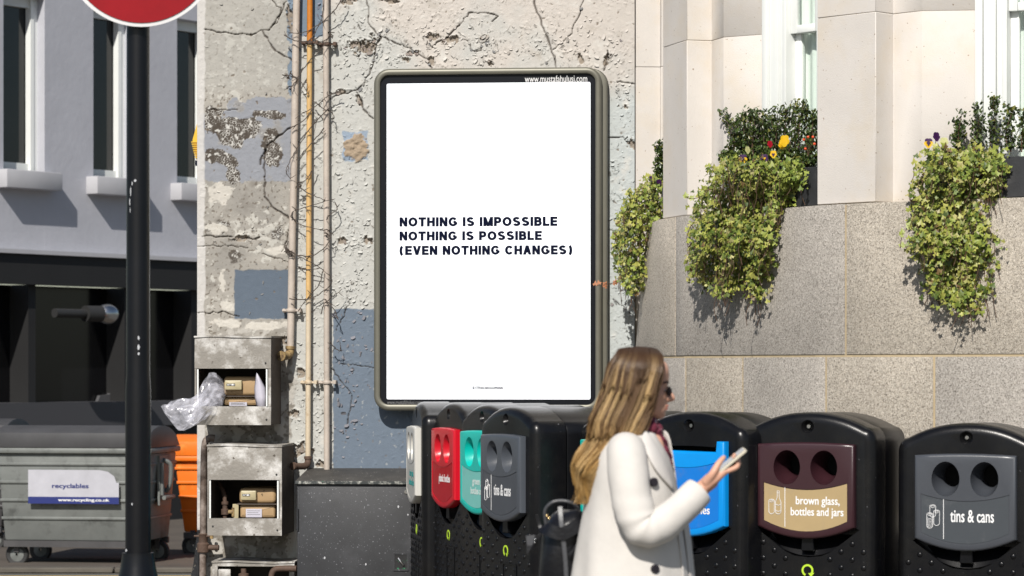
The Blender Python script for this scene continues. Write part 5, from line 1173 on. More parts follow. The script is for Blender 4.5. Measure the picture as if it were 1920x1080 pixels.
# ------------------------------------------------------------------ street sign on its post
SY = 10.95; sp_ = P(259, 500, SY)
t = thing('sign_post', 'glossy black street post with a flared base in front of the far buildings', 'post', (sp_.x, SY, 0))
bm = NB(); lathe_z(bm, [(.112, 0), (.116, .05), (.112, .12), (.115, .40), (.118, .48), (.112, .52), (.120, .56), (.112, .62), (.090, .72), (.068, .82), (.062, .865), (.0615, .875)], 0, 0, 32); fin('base', bm, M['pole'], t, smooth=True)
bm = NB(); lathe_z(bm, [(.0495, .875), (.0495, 1.5), (.0455, 1.56), (.0435, 3.9)], 0, 0, 28); fin('pole', bm, M['pole'], t, smooth=True)
for (x, y, w_, h_) in ((263, 634, 4, 5), (263, 651, 5, 7), (263, 663, 4, 4), (250, 345, 3, 5), (247, 360, 2.5, 12), (256, 340, 6, 3), (245, 380, 2.5, 10), (246, 395, 2, 6), (251, 944, 3, 3), (244, 1030, 4, 4)):
    bm = NB(); a0_ = (P(x, y, SY).x - sp_.x) / .049; a0_ = max(-.9, min(.9, a0_)); rr_ = .0462 if y < 560 else .0503
    if y < 520: rr_ = .0462
    if y > 1000: rr_ = .063
    zc_ = P(x, y, SY).z; ring = []
    for k in range(9):
        b = 2 * math.pi * k / 9; aa = math.asin(a0_) + w_ / 487 / .05 * .5 * math.cos(b) * random.uniform(.6, 1.2); ring.append((rr_ * math.sin(aa), -rr_ * math.cos(aa), zc_ + h_ / 487 * .8 * math.sin(b) * random.uniform(.6, 1.2)))
    bm.faces.new([bm.verts.new(q) for q in ring]); fin('paint_chip', bm, M['chip'], t)
t = thing('road_sign', 'round red road sign with white rim on top of the black post', 'road sign', (sp_.x + .010, SY - .075, 3.18))
cz0 = P(265, -97, SY - .08).z
t.location.z = cz0; rr_ = 146 * SY / F; bx_ = P(265, 0, SY - .08).x - t.location.x
bm = NB(); lathe_y(bm, [(.001, .004), (rr_, .004), (rr_, 0), (rr_ - .014, -.0005), (.001, -.0005)], bx_, 0, 72); fin('plate', bm, M['signwhite'], t)
bm = NB(); lathe_y(bm, [(.001, -.0045), (rr_ - .015, -.0045), (rr_ - .015, -.001)], bx_, 0, 72); fin('red_disc', bm, M['signred'], t)
bm = NB(); box(bm, bx_ - .225, bx_ + .225, -.0065, -.005, -.045, .045); fin('white_bar', bm, M['signwhite'], t)
bm = NB(); box(bm, -.03, .03, .004, .03, -.2, -.16); box(bm, -.03, .03, .004, .03, .16, .2); fin('bracket', bm, M['pole'], t)

# ------------------------------------------------------------------ far building
BA = 55.0; bz0 = 29.0; bx0 = (260 - CX) / F * bz0; cb, sb = math.cos(R(BA)), math.sin(R(BA))
fb_ = thing('lilac_building', 'lilac grey building with sash windows above a dark shopfront, across the side street', 'building', (bx0, bz0, 0), R(BA))
def bu(px, o=0.):
    a = (px - CX) / F; X0 = bx0 + o * sb; Y0 = bz0 - o * cb; return (a * Y0 - X0) / (cb - a * sb)
def bz(px, py, o=0.):
    u = bu(px, o); Y = bz0 - o * cb + u * sb; return CH + (HY - py) * Y / F
band_t = bz(260, 487); band_b = bz(260, 541); sill_t = bz(315, 340.5, .14); sill_b = bz(315, 373, .14)
win = [(bu(332), bu(332) + 1.35), (bu(175), bu(247))]
w_w = win[1][1] - win[1][0]; win[0] = (win[0][0], win[0][0] + w_w); step = win[0][0] - win[1][0]
win = [win[1], win[0], (win[0][0] + step, win[0][1] + step), (win[1][0] - step, win[1][1] - step), (win[1][0] - 2 * step, win[1][1] - 2 * step)]
wz0 = sill_t; wz1 = bz(345, 36)
ulo, uhi = win[4][0] - 1.2, win[2][1] + 1.2
cells = sorted(win); bm = NB(); prev = ulo
for a, b in cells: box(bm, prev, a, 0, .3, band_t, 9); prev = b
box(bm, prev, uhi, 0, .3, band_t, 9)
fin('wall_face', bm, M['lilac'], fb_)
bm = NB()
for a, b in cells: box(bm, a, b, .0005, .3, band_t, wz0); box(bm, a, b, .0005, .3, wz1, 9)
fin('wall_face', bm, M['lilac'], fb_)
for a, b in cells:
    wn = bpy.data.objects.new('window', None); C.objects.link(wn); wn.parent = fb_
    bm = NB(); f_ = .05; box(bm, a, a + f_, .12, .2, wz0, wz1); box(bm, b - f_, b, .10, .2, wz0, wz1); box(bm, a + f_, b - f_, .12, .2, wz0, wz0 + .09); box(bm, a + f_, b - f_, .12, .2, wz1 - .1, wz1); box(bm, b - f_ - .05, b - f_ - .005, .09, .16, wz0, wz1); fin('frame', bm, M['winwhite'], wn)
    bm = NB(); box(bm, a + f_, b - f_, .17, .18, wz0 + .09, wz1 - .1); fin('pane', bm, M['glassdark'], wn)
    bm = NB(); box(bm, a - .10, b + .10, -.15, .14, sill_b, sill_t); fin('sill', bm, M['lilac_sill'], wn, bevel=.01)
bm = NB(); box(bm, ulo, uhi, -.10, .02, band_b, band_t - .002); fin('fascia', bm, M['shopdark'], fb_)
bm = NB(); box(bm, ulo, uhi, -.14, -.0, band_t, band_t + .04); fin('fascia_cap', bm, M['lilac_sill'], fb_)
zl = bz(260, 752); zl2 = bz(260, 798)
bm = NB(); box(bm, ulo, uhi, .25, .27, 0, band_b); fin('shop_glass', bm, M['shopvoid'], fb_)
bm = NB(); box(bm, ulo, uhi, -.02, .25, 0, zl2); fin('stall_riser', bm, M['shopdark'], fb_)
bm = NB(); box(bm, ulo, uhi, -.08, .25, zl2, zl); fin('window_board', bm, mat('board_grey', (.05, .05, .055), .6), fb_)
for px in (240, 365, 60): u_ = bu(px); bm = NB(); box(bm, u_ - .05, u_ + .05, .0, .25, zl, band_b); fin('mullion', bm, M['shopdark'], fb_)
bm = NB(); u_ = bu(212, -.25); u2 = bu(232, -.25)
prism_y(bm, [(bu(184, -.2), zl), (bu(236, -.2), zl), (bu(236, -.2), bz(236, 640)), (bu(226, -.2), bz(226, 640)), (bu(214, -.2), bz(214, 690)), (bu(206, -.2), bz(206, 740)), (bu(188, -.2), bz(188, 742))], .20, .24)
fin('grey_panel', bm, mat('pale_panel', (.06, .06, .065), .7), fb_)  # angular grey panel at the shop glass
t = thing('wall_lamp', 'chrome ended spotlight fixed in front of the dark shopfront', 'lamp', P(150, 588, 27.6), R(BA)); bm = NB()
tube(bm, [(-.35, 0, 0), (.10, -.02, 0)], .045, 14); fin('arm', bm, M['dark'], t, smooth=True)
bm = NB(); ell(bm, (.32, -.06, 0), (.13, .10, .10), 18, 12); fin('lamp_head', bm, M['steel'], t, smooth=True)
bm = NB(); tube(bm, [(.05, -.02, 0), (.25, -.05, 0)], .08, 14); fin('housing', bm, M['dark'], t, smooth=True)

# ------------------------------------------------------------------ wheeled refuse containers
def wheel(parent, x, y, r=.095):
    wl = bpy.data.objects.new('wheel', None); C.objects.link(wl); wl.parent = parent; wl.location = (x, y, r)
    bm = NB(); loft(bm, [[(q * math.cos(a), s, q * math.sin(a)) for a in [2 * math.pi * k / 20 for k in range(20)]] for q, s in ((r * .6, -.018), (r * .9, -.022), (r, -.012), (r, .012), (r * .9, .022), (r * .6, .018))], cap=False); fin('tyre', bm, M['dark'], wl, smooth=True)
    bm = NB(); loft(bm, [[(q * math.cos(a), s, q * math.sin(a)) for a in [2 * math.pi * k / 20 for k in range(20)]] for q, s in ((.01, -.022), (r * .3, -.02), (r * .62, -.015), (r * .62, .015), (.01, .02))], cap=False); fin('rim', bm, M['galv'], wl, smooth=True)
    bm = NB(); box(bm, -.02, .02, -.035, .035, .02, .13); fin('caster_fork', bm, M['galvdark'], wl)
def container(label, loc, yaw, W, D, H, bm_, sm_, lid, sticker=False, taper=.05):
    t = thing('refuse_container', label, 'refuse container', loc, R(-yaw), 'wheeled refuse containers by the far shop')
    zb_ = .21; zt_ = H - .22
    bm = NB(); loft(bm, [[(-W / 2 + i, i, z), (W / 2 - i, i, z), (W / 2 - i, D - i, z), (-W / 2 + i, D - i, z)] for i, z in ((taper, zb_), (0, zt_))]); fixn(bm); fin('tub', bm, bm_, t, bevel=.015)
    for k in range(4):
        z = zb_ + .12 + k * (zt_ - zb_ - .12) / 4 + .06; i = taper * (1 - (z - zb_) / (zt_ - zb_))
        bm = NB(); box(bm, -W / 2 + i - .008, W / 2 - i + .008, i - .012, D - i + .012, z - .012, z + .012); fin('rib', bm, bm_, t, bevel=.005)
    bm = NB(); box(bm, -W / 2 - .03, W / 2 + .03, -.035, D + .03, zt_, zt_ + .045); fin('rim', bm, bm_, t, bevel=.012)
    bm = NB(); n = 8; loft(bm, [[(x, -.03 + (D + .06) * k / n, zt_ + .05 + (.17) * math.sin(math.pi * min(1, (.16 + .84 * k / n)) ** 1.0) ** .55) for k in range(n + 1)] + [(x, D + .03, zt_ + .048), (x, -.03, zt_ + .048)] for x in (-W / 2 - .02, W / 2 + .02)]); fixn(bm); fin('lid', bm, lid, t, bevel=.01)
    for ya in (.02, D - .08): bm = NB(); box(bm, -W / 2 + taper, W / 2 - taper, ya, ya + .04, zb_ - .05, zb_); fin('chassis_bar', bm, M['galvdark'], t)
    for x in (-W / 2 + .14, W / 2 - .12):
        for y in (.10, D - .12): wheel(t, x, y)
    for y in (D * .5,):
        bm = NB(); x = W / 2; box(bm, x, x + .02, y - .16, y + .16, zt_ - .42, zt_ - .02); tube(bm, smoothpath([(x + .02, y - .05, zt_ - .06), (x + .07, y - .02, zt_ - .10), (x + .06, y, zt_ - .25), (x + .02, y + .02, zt_ - .32)]), .018, 8); tube(bm, [(x + .05, y - .14, zt_ - .36), (x + .05, y + .14, zt_ - .36)], .018, 8); tube(bm, [(x + .03, y - .13, zt_ - .08), (x + .03, y - .13, zt_ - .34)], .015, 8); fin('lift_bracket', bm, M['galv'], t)
    if sticker:
        x1_ = W / 2 - .24; s0 = zt_ - .40; s1 = zt_ - .13; i = .022
        bm = NB(); pts = [(x1_ - .75, s0), (x1_, s0), (x1_, s0 + .17)] + [(x1_ - .16 + .14 * math.cos(R(a)), s1 - .10 + .10 * math.sin(R(a))) for a in (0, 30, 60, 90)] + [(x1_ - .75, s1)]
        prism_y(bm, pts, -.024, -.018); st = fin('sticker', bm, M['sticker'], t)
        bm = NB(); box(bm, x1_ - .75, x1_, -.026, -.0245, s0, s0 + .055); fin('blue_band', bm, M['stickblue'], st)
        text('lettering', 'recyclables', M['stickblue'], st, x1_ - .55, s0 + .115, .30, -.0262, .045, ext=.001); text('lettering', 'www.recycling.co.uk', M['white_print'], st, x1_ - .5, s0 + .013, .42, -.0275, .03, ext=.001)
    return t
Yc = 22.6; xr = (281 - CX) / F * Yc
container('galvanised refuse container with a white recycling sticker behind the black post', (xr - .63, Yc + .1, 0), 9, 1.26, .80, 1.13, M['galv'], M['galvdark'], M['lidgrey'], True)
Yo = 23.9; xl_ = (316 - CX) / F * Yo
container('orange refuse container half hidden by the peeling wall', (xl_ + .60, Yo, 0), 2, 1.10, .75, 1.03, M['orange'], M['orange'], M['orange'], False, .07)
container('grey refuse container standing behind the galvanised one', (-5.0, 24.8, 0), 6, 1.2, .8, 1.15, M['galvdark'], M['galvdark'], M['lidgrey'], False)

# ------------------------------------------------------------------ woman with a phone
PYD = 8.8; SC = F / PYD
def px3(x, y, dy=0.): return P(x, y, PYD + dy)
per0 = Vector((.37, PYD, 0))
person = thing('person', 'woman with long highlighted hair in a cream coat walking right and looking at a phone', 'person', per0)
def remesh(name, bm, m, parent, vox=.004, sm=3):
    me = bpy.data.meshes.new(name); bm.to_mesh(me); bm.free(); o = bpy.data.objects.new(name, me); C.objects.link(o)
    md = o.modifiers.new('r', 'REMESH'); md.mode = 'VOXEL'; md.voxel_size = vox
    m2 = o.modifiers.new('s', 'SMOOTH'); m2.iterations = sm; m2.factor = .5
    dg = bpy.context.evaluated_depsgraph_get(); me2 = bpy.data.meshes.new_from_object(o.evaluated_get(dg)); bpy.data.objects.remove(o)
    return link(name, me2, m, parent, smooth=True, ang=180)
def limb(bm, pts, rs, n=16, flat=None):
    pts = [Vector(p) for p in pts]; P2 = smoothpath(pts, 5); m = len(pts); rr = []
    for k in range(len(P2)):
        f = k / 5; i = min(int(f), m - 2); rr.append(rs[i] + (rs[i + 1] - rs[i]) * (f - i))
    tube(bm, P2, rr, n); 
    for p, r in ((P2[0], rr[0]), (P2[-1], rr[-1])): ell(bm, p, (r,) * 3, 12, 8)
def rel(x, y, z): return Vector((x, y, z)) - Vector((per0.x, 0, 0))
# body: head, neck, trunk, arms, hands, legs as one skin
bm = NB()
def E(x, y, z, rx, ry, rz, tilt=0.): ell(bm, rel(x, y, z), (rx, ry, rz), 20, 14, Matrix.Rotation(R(tilt), 3, 'Y'))
E(.388, 0, 1.555, .098, .074, .086); E(.425, 0, 1.560, .062, .064, .062); E(.430, 0, 1.505, .052, .060, .075); E(.440, 0, 1.515, .044, .052, .06)
E(.432, 0, 1.462, .044, .048, .036, 15); E(.455, 0, 1.442, .020, .020, .016); E(.402, 0, 1.475, .045, .054, .045); E(.472, 0, 1.535, .009, .040, .012); E(.464, 0, 1.572, .022, .048, .036)
for p, r in zip([(.4745, 1.530), (.480, 1.519), (.486, 1.508), (.4915, 1.498), (.494, 1.4915), (.487, 1.488)], [.0075, .0085, .0095, .0105, .0105, .009]): E(p[0], 0, p[1], r * 1.05, r, r)
for s in (-1, 1): E(.483, s * .011, 1.4895, .009, .008, .0075); E(.457, s * .030, 1.500, .018, .022, .022)
E(.4735, 0, 1.4685, .0105, .021, .0065); E(.4705, 0, 1.4585, .0105, .019, .0065); E(.465, 0, 1.463, .012, .026, .014)
limb(bm, [rel(.398, 0, 1.47), rel(.385, 0, 1.41), rel(.372, 0, 1.34)], [.050, .050, .07])
limb(bm, [rel(.375, 0, 1.32), rel(.375, 0, 1.15), rel(.372, 0, 1.02), rel(.37, 0, .90)], [.11, .105, .115, .125], 20)
limb(bm, [rel(.352, -.15, 1.325), rel(.360, -.208, 1.20), rel(.395, -.230, 1.106)], [.046, .042, .036]); limb(bm, [rel(.395, -.230, 1.106), rel(.50, -.215, 1.152), rel(.578, -.185, 1.222)], [.036, .030, .024])
limb(bm, [rel(.355, .15, 1.33), rel(.35, .20, 1.20), rel(.37, .21, 1.08)], [.05, .045, .038]); limb(bm, [rel(.37, .21, 1.08), rel(.43, .19, .97), rel(.47, .17, .88)], [.038, .032, .025])
for s, fx, kx in ((-1, .12, .06), (1, -.14, -.02)):
    limb(bm, [rel(.37, s * .085, .90), rel(.37 + kx, s * .08, .50), rel(.37 + fx, s * .08, .11)], [.085, .058, .04])
    limb(bm, [rel(.37 + fx, s * .08, .08), rel(.37 + fx + .14, s * .085, .035)], [.04, .03])
for k in range(4): limb(bm, [rel(.472 + k * .004, .150 + k * .018, .87), rel(.485 + k * .004, .150 + k * .018, .83), rel(.486, .150 + k * .018, .795)], [.010, .009, .007], 8)
E(.475, .175, .865, .022, .04, .035)
# right hand closed round the phone
wr = rel(.578, -.185, 1.222); hd = Vector((.72, .10, .60)).normalized()
HX = hd; HY_ = Vector((0, 1, 0)) - HX * HX.y; HY_.normalize(); HZ = HX.cross(HY_).normalized()   # HY: away from camera, HZ: up out of the palm
if HZ.z < 0: HZ = -HZ
def hp(a, b, c): return wr + HX * a + HY_ * b + HZ * c
limb(bm, [wr - HX * .03, wr, hp(.03, .0, .0)], [.023, .023, .025])
for b in (-.022, -.007, .009, .024): limb(bm, [hp(.012, b * .6, -.002), hp(.045, b, -.002), hp(.078, b * 1.08, -.002)], [.016, .0155, .0125], 10)
FG = [(-.026, .034, .024, .020, .0088), (-.009, .040, .028, .022, .0092), (.008, .037, .026, .020, .0088), (.024, .028, .020, .017, .0078)]
for b, l1, l2, l3, r in FG:   # index nearest the camera side
    p0 = hp(.080, b, -.004); p1 = p0 + HX * l1 - HZ * .012; p2 = p1 + HX * l2 * .55 + HZ * l2 * .35 + HY_ * .006; p3 = p2 + HX * l3 * .1 + HZ * l3 * .9
    limb(bm, [p0, p1, p2, p3], [r * 1.05, r, r * .92, r * .75], 9)
limb(bm, [hp(.018, -.020, .008), hp(.046, -.036, .016), hp(.078, -.034, .027), hp(.104, -.026, .031)], [.015, .0125, .0105, .008], 10)
body = remesh('body', bm, M['skin'], person, .0033, 2)
# face details
def part(name, f, m, par=person, **k):
    bm = NB(); f(bm); return fin(name, bm, m, par, smooth=True, **k)
for s in (-1, 1):
    part('eye', lambda b: ell(b, rel(.4655, s * .029, 1.5165), (.0105, .011, .0105), 12, 8), M['eye'])
    part('iris', lambda b: ell(b, rel(.4745, s * .029, 1.514), (.004, .0055, .0055), 10, 6), M['brow'])
    part('eyelid', lambda b: tube(b, smoothpath([rel(.4625, s * .0405, 1.515), rel(.4715, s * .036, 1.5205), rel(.4770, s * .028, 1.5205), rel(.4765, s * .020, 1.5165)], 4), .0024, 6), M['skin'])
    part('eyelashes', lambda b: tube(b, smoothpath([rel(.4640, s * .0415, 1.5125), rel(.4745, s * .037, 1.514), rel(.4800, s * .029, 1.5135), rel(.4790, s * .020, 1.5125)], 4), .0019, 5), M['brow'])
    part('eyebrow', lambda b: tube(b, smoothpath([rel(.4640, s * .044, 1.5365), rel(.4740, s * .037, 1.5415), rel(.4815, s * .026, 1.5415), rel(.4825, s * .014, 1.538)], 4), [.0012] + [.0026] * 11 + [.0018], 6), M['brow'])
part('lips', lambda b: (ell(b, rel(.4770, 0, 1.4680), (.0085, .019, .0042), 14, 8), ell(b, rel(.4745, 0, 1.4590), (.0085, .017, .0048), 14, 8)), M['lip'])
for s in (-1, 1):
    Rw = Matrix.Rotation(R(-s * 24), 3, 'Z')
    part('glasses_lens', lambda b: ell(b, rel(.4835, s * .034, 1.5125), (.0022, .0205, .0155), 18, 12, Rw), M['screen'])
part('glasses_bridge', lambda b: tube(b, smoothpath([rel(.489, -.014, 1.516), rel(.494, 0, 1.519), rel(.489, .014, 1.516)], 4), .0018, 6), M['screen'])
# coat
def sup(cx, cy, z, rx, ry, n=48, e=2.4, fold=0., ph=0.):
    out = []
    for k in range(n):
        a = 2 * math.pi * k / n; c, s_ = math.cos(a), math.sin(a)
        f = 1 + fold * (math.sin(7 * a + ph) + .6 * math.sin(11 * a + ph * 1.7))
        out.append(rel(cx + rx * f * math.copysign(abs(c) ** (2 / e), c), cy + ry * f * math.copysign(abs(s_) ** (2 / e), s_), z))
    return out
bm = NB()
prof = [(.52, .350, .235, .26, .02), (.62, .355, .225, .25, .02), (.78, .362, .205, .232, .026), (.90, .367, .190, .218, .022), (.98, .370, .180, .208, .018), (1.05, .372, .170, .200, .014), (1.12, .373, .157, .196, .008), (1.19, .373, .145, .196, .007), (1.26, .371, .132, .198, .005), (1.31, .368, .120, .192, .003), (1.345, .366, .102, .170, .0), (1.372, .368, .085, .130, 0), (1.388, .376, .072, .090, 0), (1.396, .382, .064, .070, 0)]
rings = [sup(cx, 0, z, rx, ry, 56, 2.2, fo, z * 5) for z, cx, rx, ry, fo in prof]
loft(bm, rings, cap=False); 
co = fin('coat_body', bm, M['coat'], person, smooth=True, ang=60)
md = co.modifiers.new('so', 'SOLIDIFY'); md.thickness = .006; md.offset = -1; sb_ = co.modifiers.new('ss', 'SUBSURF'); sb_.levels = 1; sb_.render_levels = 1
def sleeve(name, pts, rs, seed):
    bm = NB(); P2 = smoothpath([rel(*p) for p in pts], 7); m = len(pts); r_ = random.Random(seed); rings = []; pa = None; n = 28
    for i, p in enumerate(P2):
        d = (P2[min(i + 1, len(P2) - 1)] - P2[max(i - 1, 0)]).normalized()
        if pa is None: a, b = frame_of(d)
        else: a = (pa - d * pa.dot(d)).normalized(); b = d.cross(a)
        pa = a; f = i / 7; k = min(int(f), m - 2); rr = rs[k] + (rs[k + 1] - rs[k]) * (f - k)
        rings.append([p + (a * math.cos(q) + b * math.sin(q)) * rr * (1 + .03 * math.sin(2 * q + i * .22 + seed) + .05 * math.exp(-((i - 28) / 6) ** 2) * math.sin(i * 1.35 + 1.6 * math.sin(q + 1)) + .018 * math.sin(i * .7 + 2.2 * math.sin(q))) for q in [2 * math.pi * j / n for j in range(n)]])
    c0 = P2[0]; rings.insert(0, [c0 + (v - c0) * .6 - (P2[1] - P2[0]) for v in rings[0]])
    c1 = P2[-1]; dd = (P2[-1] - P2[-2]).normalized(); rings += [[c1 + (v - c1) * .97 + dd * .003 for v in rings[-1]], [c1 + (v - c1) * .86 + dd * .002 for v in rings[-1]], [c1 + (v - c1) * .80 - dd * .05 for v in rings[-1]]]
    loft(bm, rings, cap=False); fixn(bm); o = fin(name, bm, M['coat'], person, smooth=True, ang=70)
    q = o.modifiers.new('ss', 'SUBSURF'); q.levels = 1; q.render_levels = 1
sleeve('sleeve', [(.350, -.115, 1.338), (.350, -.165, 1.310), (.355, -.200, 1.23), (.368, -.222, 1.16), (.392, -.232, 1.108), (.436, -.232, 1.104), (.50, -.215, 1.150), (.566, -.188, 1.212)], [.058, .066, .062, .060, .060, .057, .051, .045], 3)
sleeve('sleeve', [(.352, .115, 1.338), (.355, .165, 1.310), (.35, .21, 1.21), (.36, .225, 1.10), (.385, .215, 1.03), (.43, .20, .96), (.46, .18, .90)], [.058, .070, .066, .062, .060, .054, .046], 9)
# collar, lapels, pocket flap, buttons
def sheet(name, rows, m, th=.006, par=person):
    bm = NB(); loft(bm, [[rel(*p) for p in r] for r in rows], cap=False, close=False); o = fin(name, bm, m, par, smooth=True, ang=80)
    q = o.modifiers.new('so', 'SOLIDIFY'); q.thickness = th; q.offset = 0; q2 = o.modifiers.new('ss', 'SUBSURF'); q2.levels = 2; q2.render_levels = 2; return o
sheet('collar', [[(.330, -.02, 1.385), (.335, -.055, 1.380), (.365, -.082, 1.372), (.400, -.086, 1.352), (.430, -.078, 1.318)], [(.318, -.02, 1.415), (.325, -.060, 1.412), (.365, -.085, 1.408), (.408, -.078, 1.395), (.440, -.060, 1.362)], [(.330, -.015, 1.430), (.340, -.052, 1.432), (.375, -.068, 1.432), (.418, -.055, 1.425), (.444, -.040, 1.405)]], M['coat2'])
def coat_y(x, z, off):
    for a, b in zip(prof, prof[1:]):
        if a[0] <= z <= b[0]: break
    f = min(1, max(0, (z - a[0]) / (b[0] - a[0]))); cx_, rx_, ry_ = [a[i] + (b[i] - a[i]) * f for i in (1, 2, 3)]
    c = min(.999, abs((x - cx_) / rx_)); return -ry_ * (1 - c ** 2.2) ** (1 / 2.2) - off
def on_coat(pts, off): return [(x, coat_y(x, min(z, 1.385), off), z) for x, z in pts]
sheet('lapel', [on_coat([(.392, 1.372), (.403, 1.335), (.424, 1.288), (.456, 1.247), (.489, 1.214)], .012), on_coat([(.400, 1.388), (.422, 1.345), (.448, 1.298), (.474, 1.252), (.491, 1.213)], .020), on_coat([(.410, 1.400), (.440, 1.352), (.467, 1.305), (.486, 1.255), (.493, 1.212)], .010)], M['coat2'], .008)
sheet('front_edge', [on_coat([(.493, 1.212), (.502, 1.15), (.514, 1.08), (.527, .98), (.533, .90), (.540, .78), (.548, .60)], .006), on_coat([(.485, 1.212), (.494, 1.15), (.506, 1.08), (.518, .98), (.524, .90), (.531, .78), (.538, .60)], .010)], M['coat2'], .006)
sheet('lapel', [[(.430, .040, 1.395), (.445, .06, 1.34), (.470, .06, 1.28), (.500, .03, 1.215)], [(.455, .030, 1.398), (.474, .03, 1.345), (.497, .03, 1.285), (.512, .01, 1.22)], [(.478, .010, 1.392), (.489, .0, 1.375), (.495, -.01, 1.33), (.508, -.02, 1.22)]], M['coat2'], .008)
sheet('collar', [[(.330, .02, 1.385), (.365, .082, 1.372), (.400, .080, 1.352)], [(.318, .02, 1.415), (.365, .085, 1.408), (.408, .075, 1.395)], [(.330, .015, 1.430), (.375, .068, 1.432), (.425, .050, 1.418)]], M['coat2'])
sheet('pocket_flap', [[(.478, -.158, 1.000), (.507, -.128, 1.002)], [(.480, -.165, .985), (.510, -.132, .987)]], M['coat2'], .005)
sheet('coat_front', [[(.505, -.075, 1.215), (.520, -.040, 1.215), (.520, .0, 1.22)], [(.517, -.085, 1.15), (.534, -.045, 1.15), (.535, .0, 1.15)], [(.528, -.090, 1.08), (.548, -.05, 1.08), (.549, .0, 1.08)], [(.540, -.095, .98), (.558, -.055, .98), (.559, .0, .98)], [(.548, -.10, .85), (.570, -.06, .85), (.572, .0, .85)], [(.568, -.11, .60), (.592, -.06, .60), (.594, .0, .60)]], M['coat'], .006)
for x, z, y in ((.4300, 1.239, coat_y(.430, 1.239, .006) + .016), (.4330, .977, coat_y(.433, .977, .004) + .016)):
    b_ = part('button', lambda b: lathe_y(b, [(.0005, -.006), (.012, -.006), (.0145, -.002), (.0145, .004)], 0, 0, 16), M['button']); b_.location = rel(x, y - .016, z); b_.rotation_euler = (0, 0, R(28))
# scarf
bm = NB()
for pts, r in (([(.345, -.02, 1.40), (.365, -.060, 1.405), (.405, -.064, 1.405), (.438, -.040, 1.398), (.448, .0, 1.392), (.435, .05, 1.40), (.38, .06, 1.405)], .019), ([(.350, .0, 1.425), (.375, -.055, 1.428), (.415, -.050, 1.425), (.436, -.018, 1.415), (.435, .02, 1.415)], .015), ([(.440, -.035, 1.395), (.452, -.030, 1.36), (.466, -.032, 1.32), (.478, -.03, 1.27)], .020), ([(.440, .0, 1.39), (.460, .0, 1.35), (.478, .0, 1.30)], .020)):
    pp = smoothpath([rel(*p) for p in pts], 6); tube(bm, pp, [r * (1 + .18 * math.sin(k * 1.3)) for k in range(len(pp))], 12)
fin('scarf', bm, M['scarf'], person, smooth=True)
# trousers and boots
bm = NB()
for s, fx, kx in ((-1, .12, .06), (1, -.14, -.02)): tube(bm, smoothpath([rel(.37, s * .085, .86), rel(.37 + kx, s * .08, .50), rel(.37 + fx, s * .08, .16)], 6), [.095, .093, .09, .086, .082, .078, .073, .07, .066, .063, .058, .056, .055], 18)
fin('trousers', bm, M['trousers'], person, smooth=True)
for s, fx in ((-1, .12), (1, -.14)):
    bm = NB(); x = .37 + fx
    loft(bm, [[rel(x + cx_ + rx_ * math.cos(a), s * .08 + ry_ * math.sin(a), z) for a in [2 * math.pi * k / 20 for k in range(20)]] for z, cx_, rx_, ry_ in ((.0, .05, .13, .045), (.02, .05, .132, .047), (.05, .045, .125, .046), (.08, .02, .09, .046), (.12, .0, .058, .048), (.22, -.005, .056, .052))]); fixn(bm); fin('boot', bm, M['leather'], person, smooth=True)
# hair
LV = [(None,), (1.622, .470, .322, .058), (1.58, .4765, .296, .083), (1.515, .456, .281, .091), (1.45, .436, .262, .094), (1.395, .424, .243, .098), (1.345, .366, .222, .108), (1.285, .305, .210, .100), (1.225, .272, .202, .085), (1.165, .255, .200, .070)]
LV[0] = (1.650, .452, .335, .004)
def hair_pt(l, ph, sh=1., rnd=(0, 0, 0)):
    i = min(int(l), len(LV) - 2); f = l - i
    vals = []
    for j in range(4):
        q = [LV[max(0, min(len(LV) - 1, i + d))][j] for d in (-1, 0, 1, 2)]
        vals.append(.5 * (2 * q[1] + (q[2] - q[0]) * f + (2 * q[0] - 5 * q[1] + 4 * q[2] - q[3]) * f * f + (3 * q[1] - q[0] - 3 * q[2] + q[3]) * f ** 3))
    z, xf, xb, w_ = vals
    s_ = math.sin(math.pi * ph); x = xf - (xf - xb) * s_ ** .75; y = -w_ * math.copysign(abs(math.cos(math.pi * ph)) ** .75, math.cos(math.pi * ph))
    if l < 1.0:
        cap_ = math.sqrt(max(0, 1 - ((x - .39) / .112) ** 2)); z = z - (1 - cap_) * .05 * (1 - l)
    cx_ = (xf + xb) / 2; x = cx_ + (x - cx_) * sh; y *= sh
    return rel(x + rnd[0], y + rnd[1], z + rnd[2])
bm = NB(); loft(bm, [[hair_pt(l * .5, .02 + .96 * k / 40, .90 if l else .85, (0, 0, -.006 if l < 3 else 0)) for k in range(41)] for l in range(0, 15)], cap=False, close=False)
me = bpy.data.meshes.new('hair_base'); bm.to_mesh(me); bm.free(); a_ = me.color_attributes.new('Col', 'FLOAT_COLOR', 'POINT'); a_.data.foreach_set('color', [.075, .042, .02, 1] * len(me.vertices)); hb = link('hair', me, M['hair'], person, smooth=True); q = hb.modifiers.new('s', 'SOLIDIFY'); q.thickness = .004
NSt, NK = 6500, 30; Vh = []; Ch = []; Fh = []
rr_ = random.Random(5)
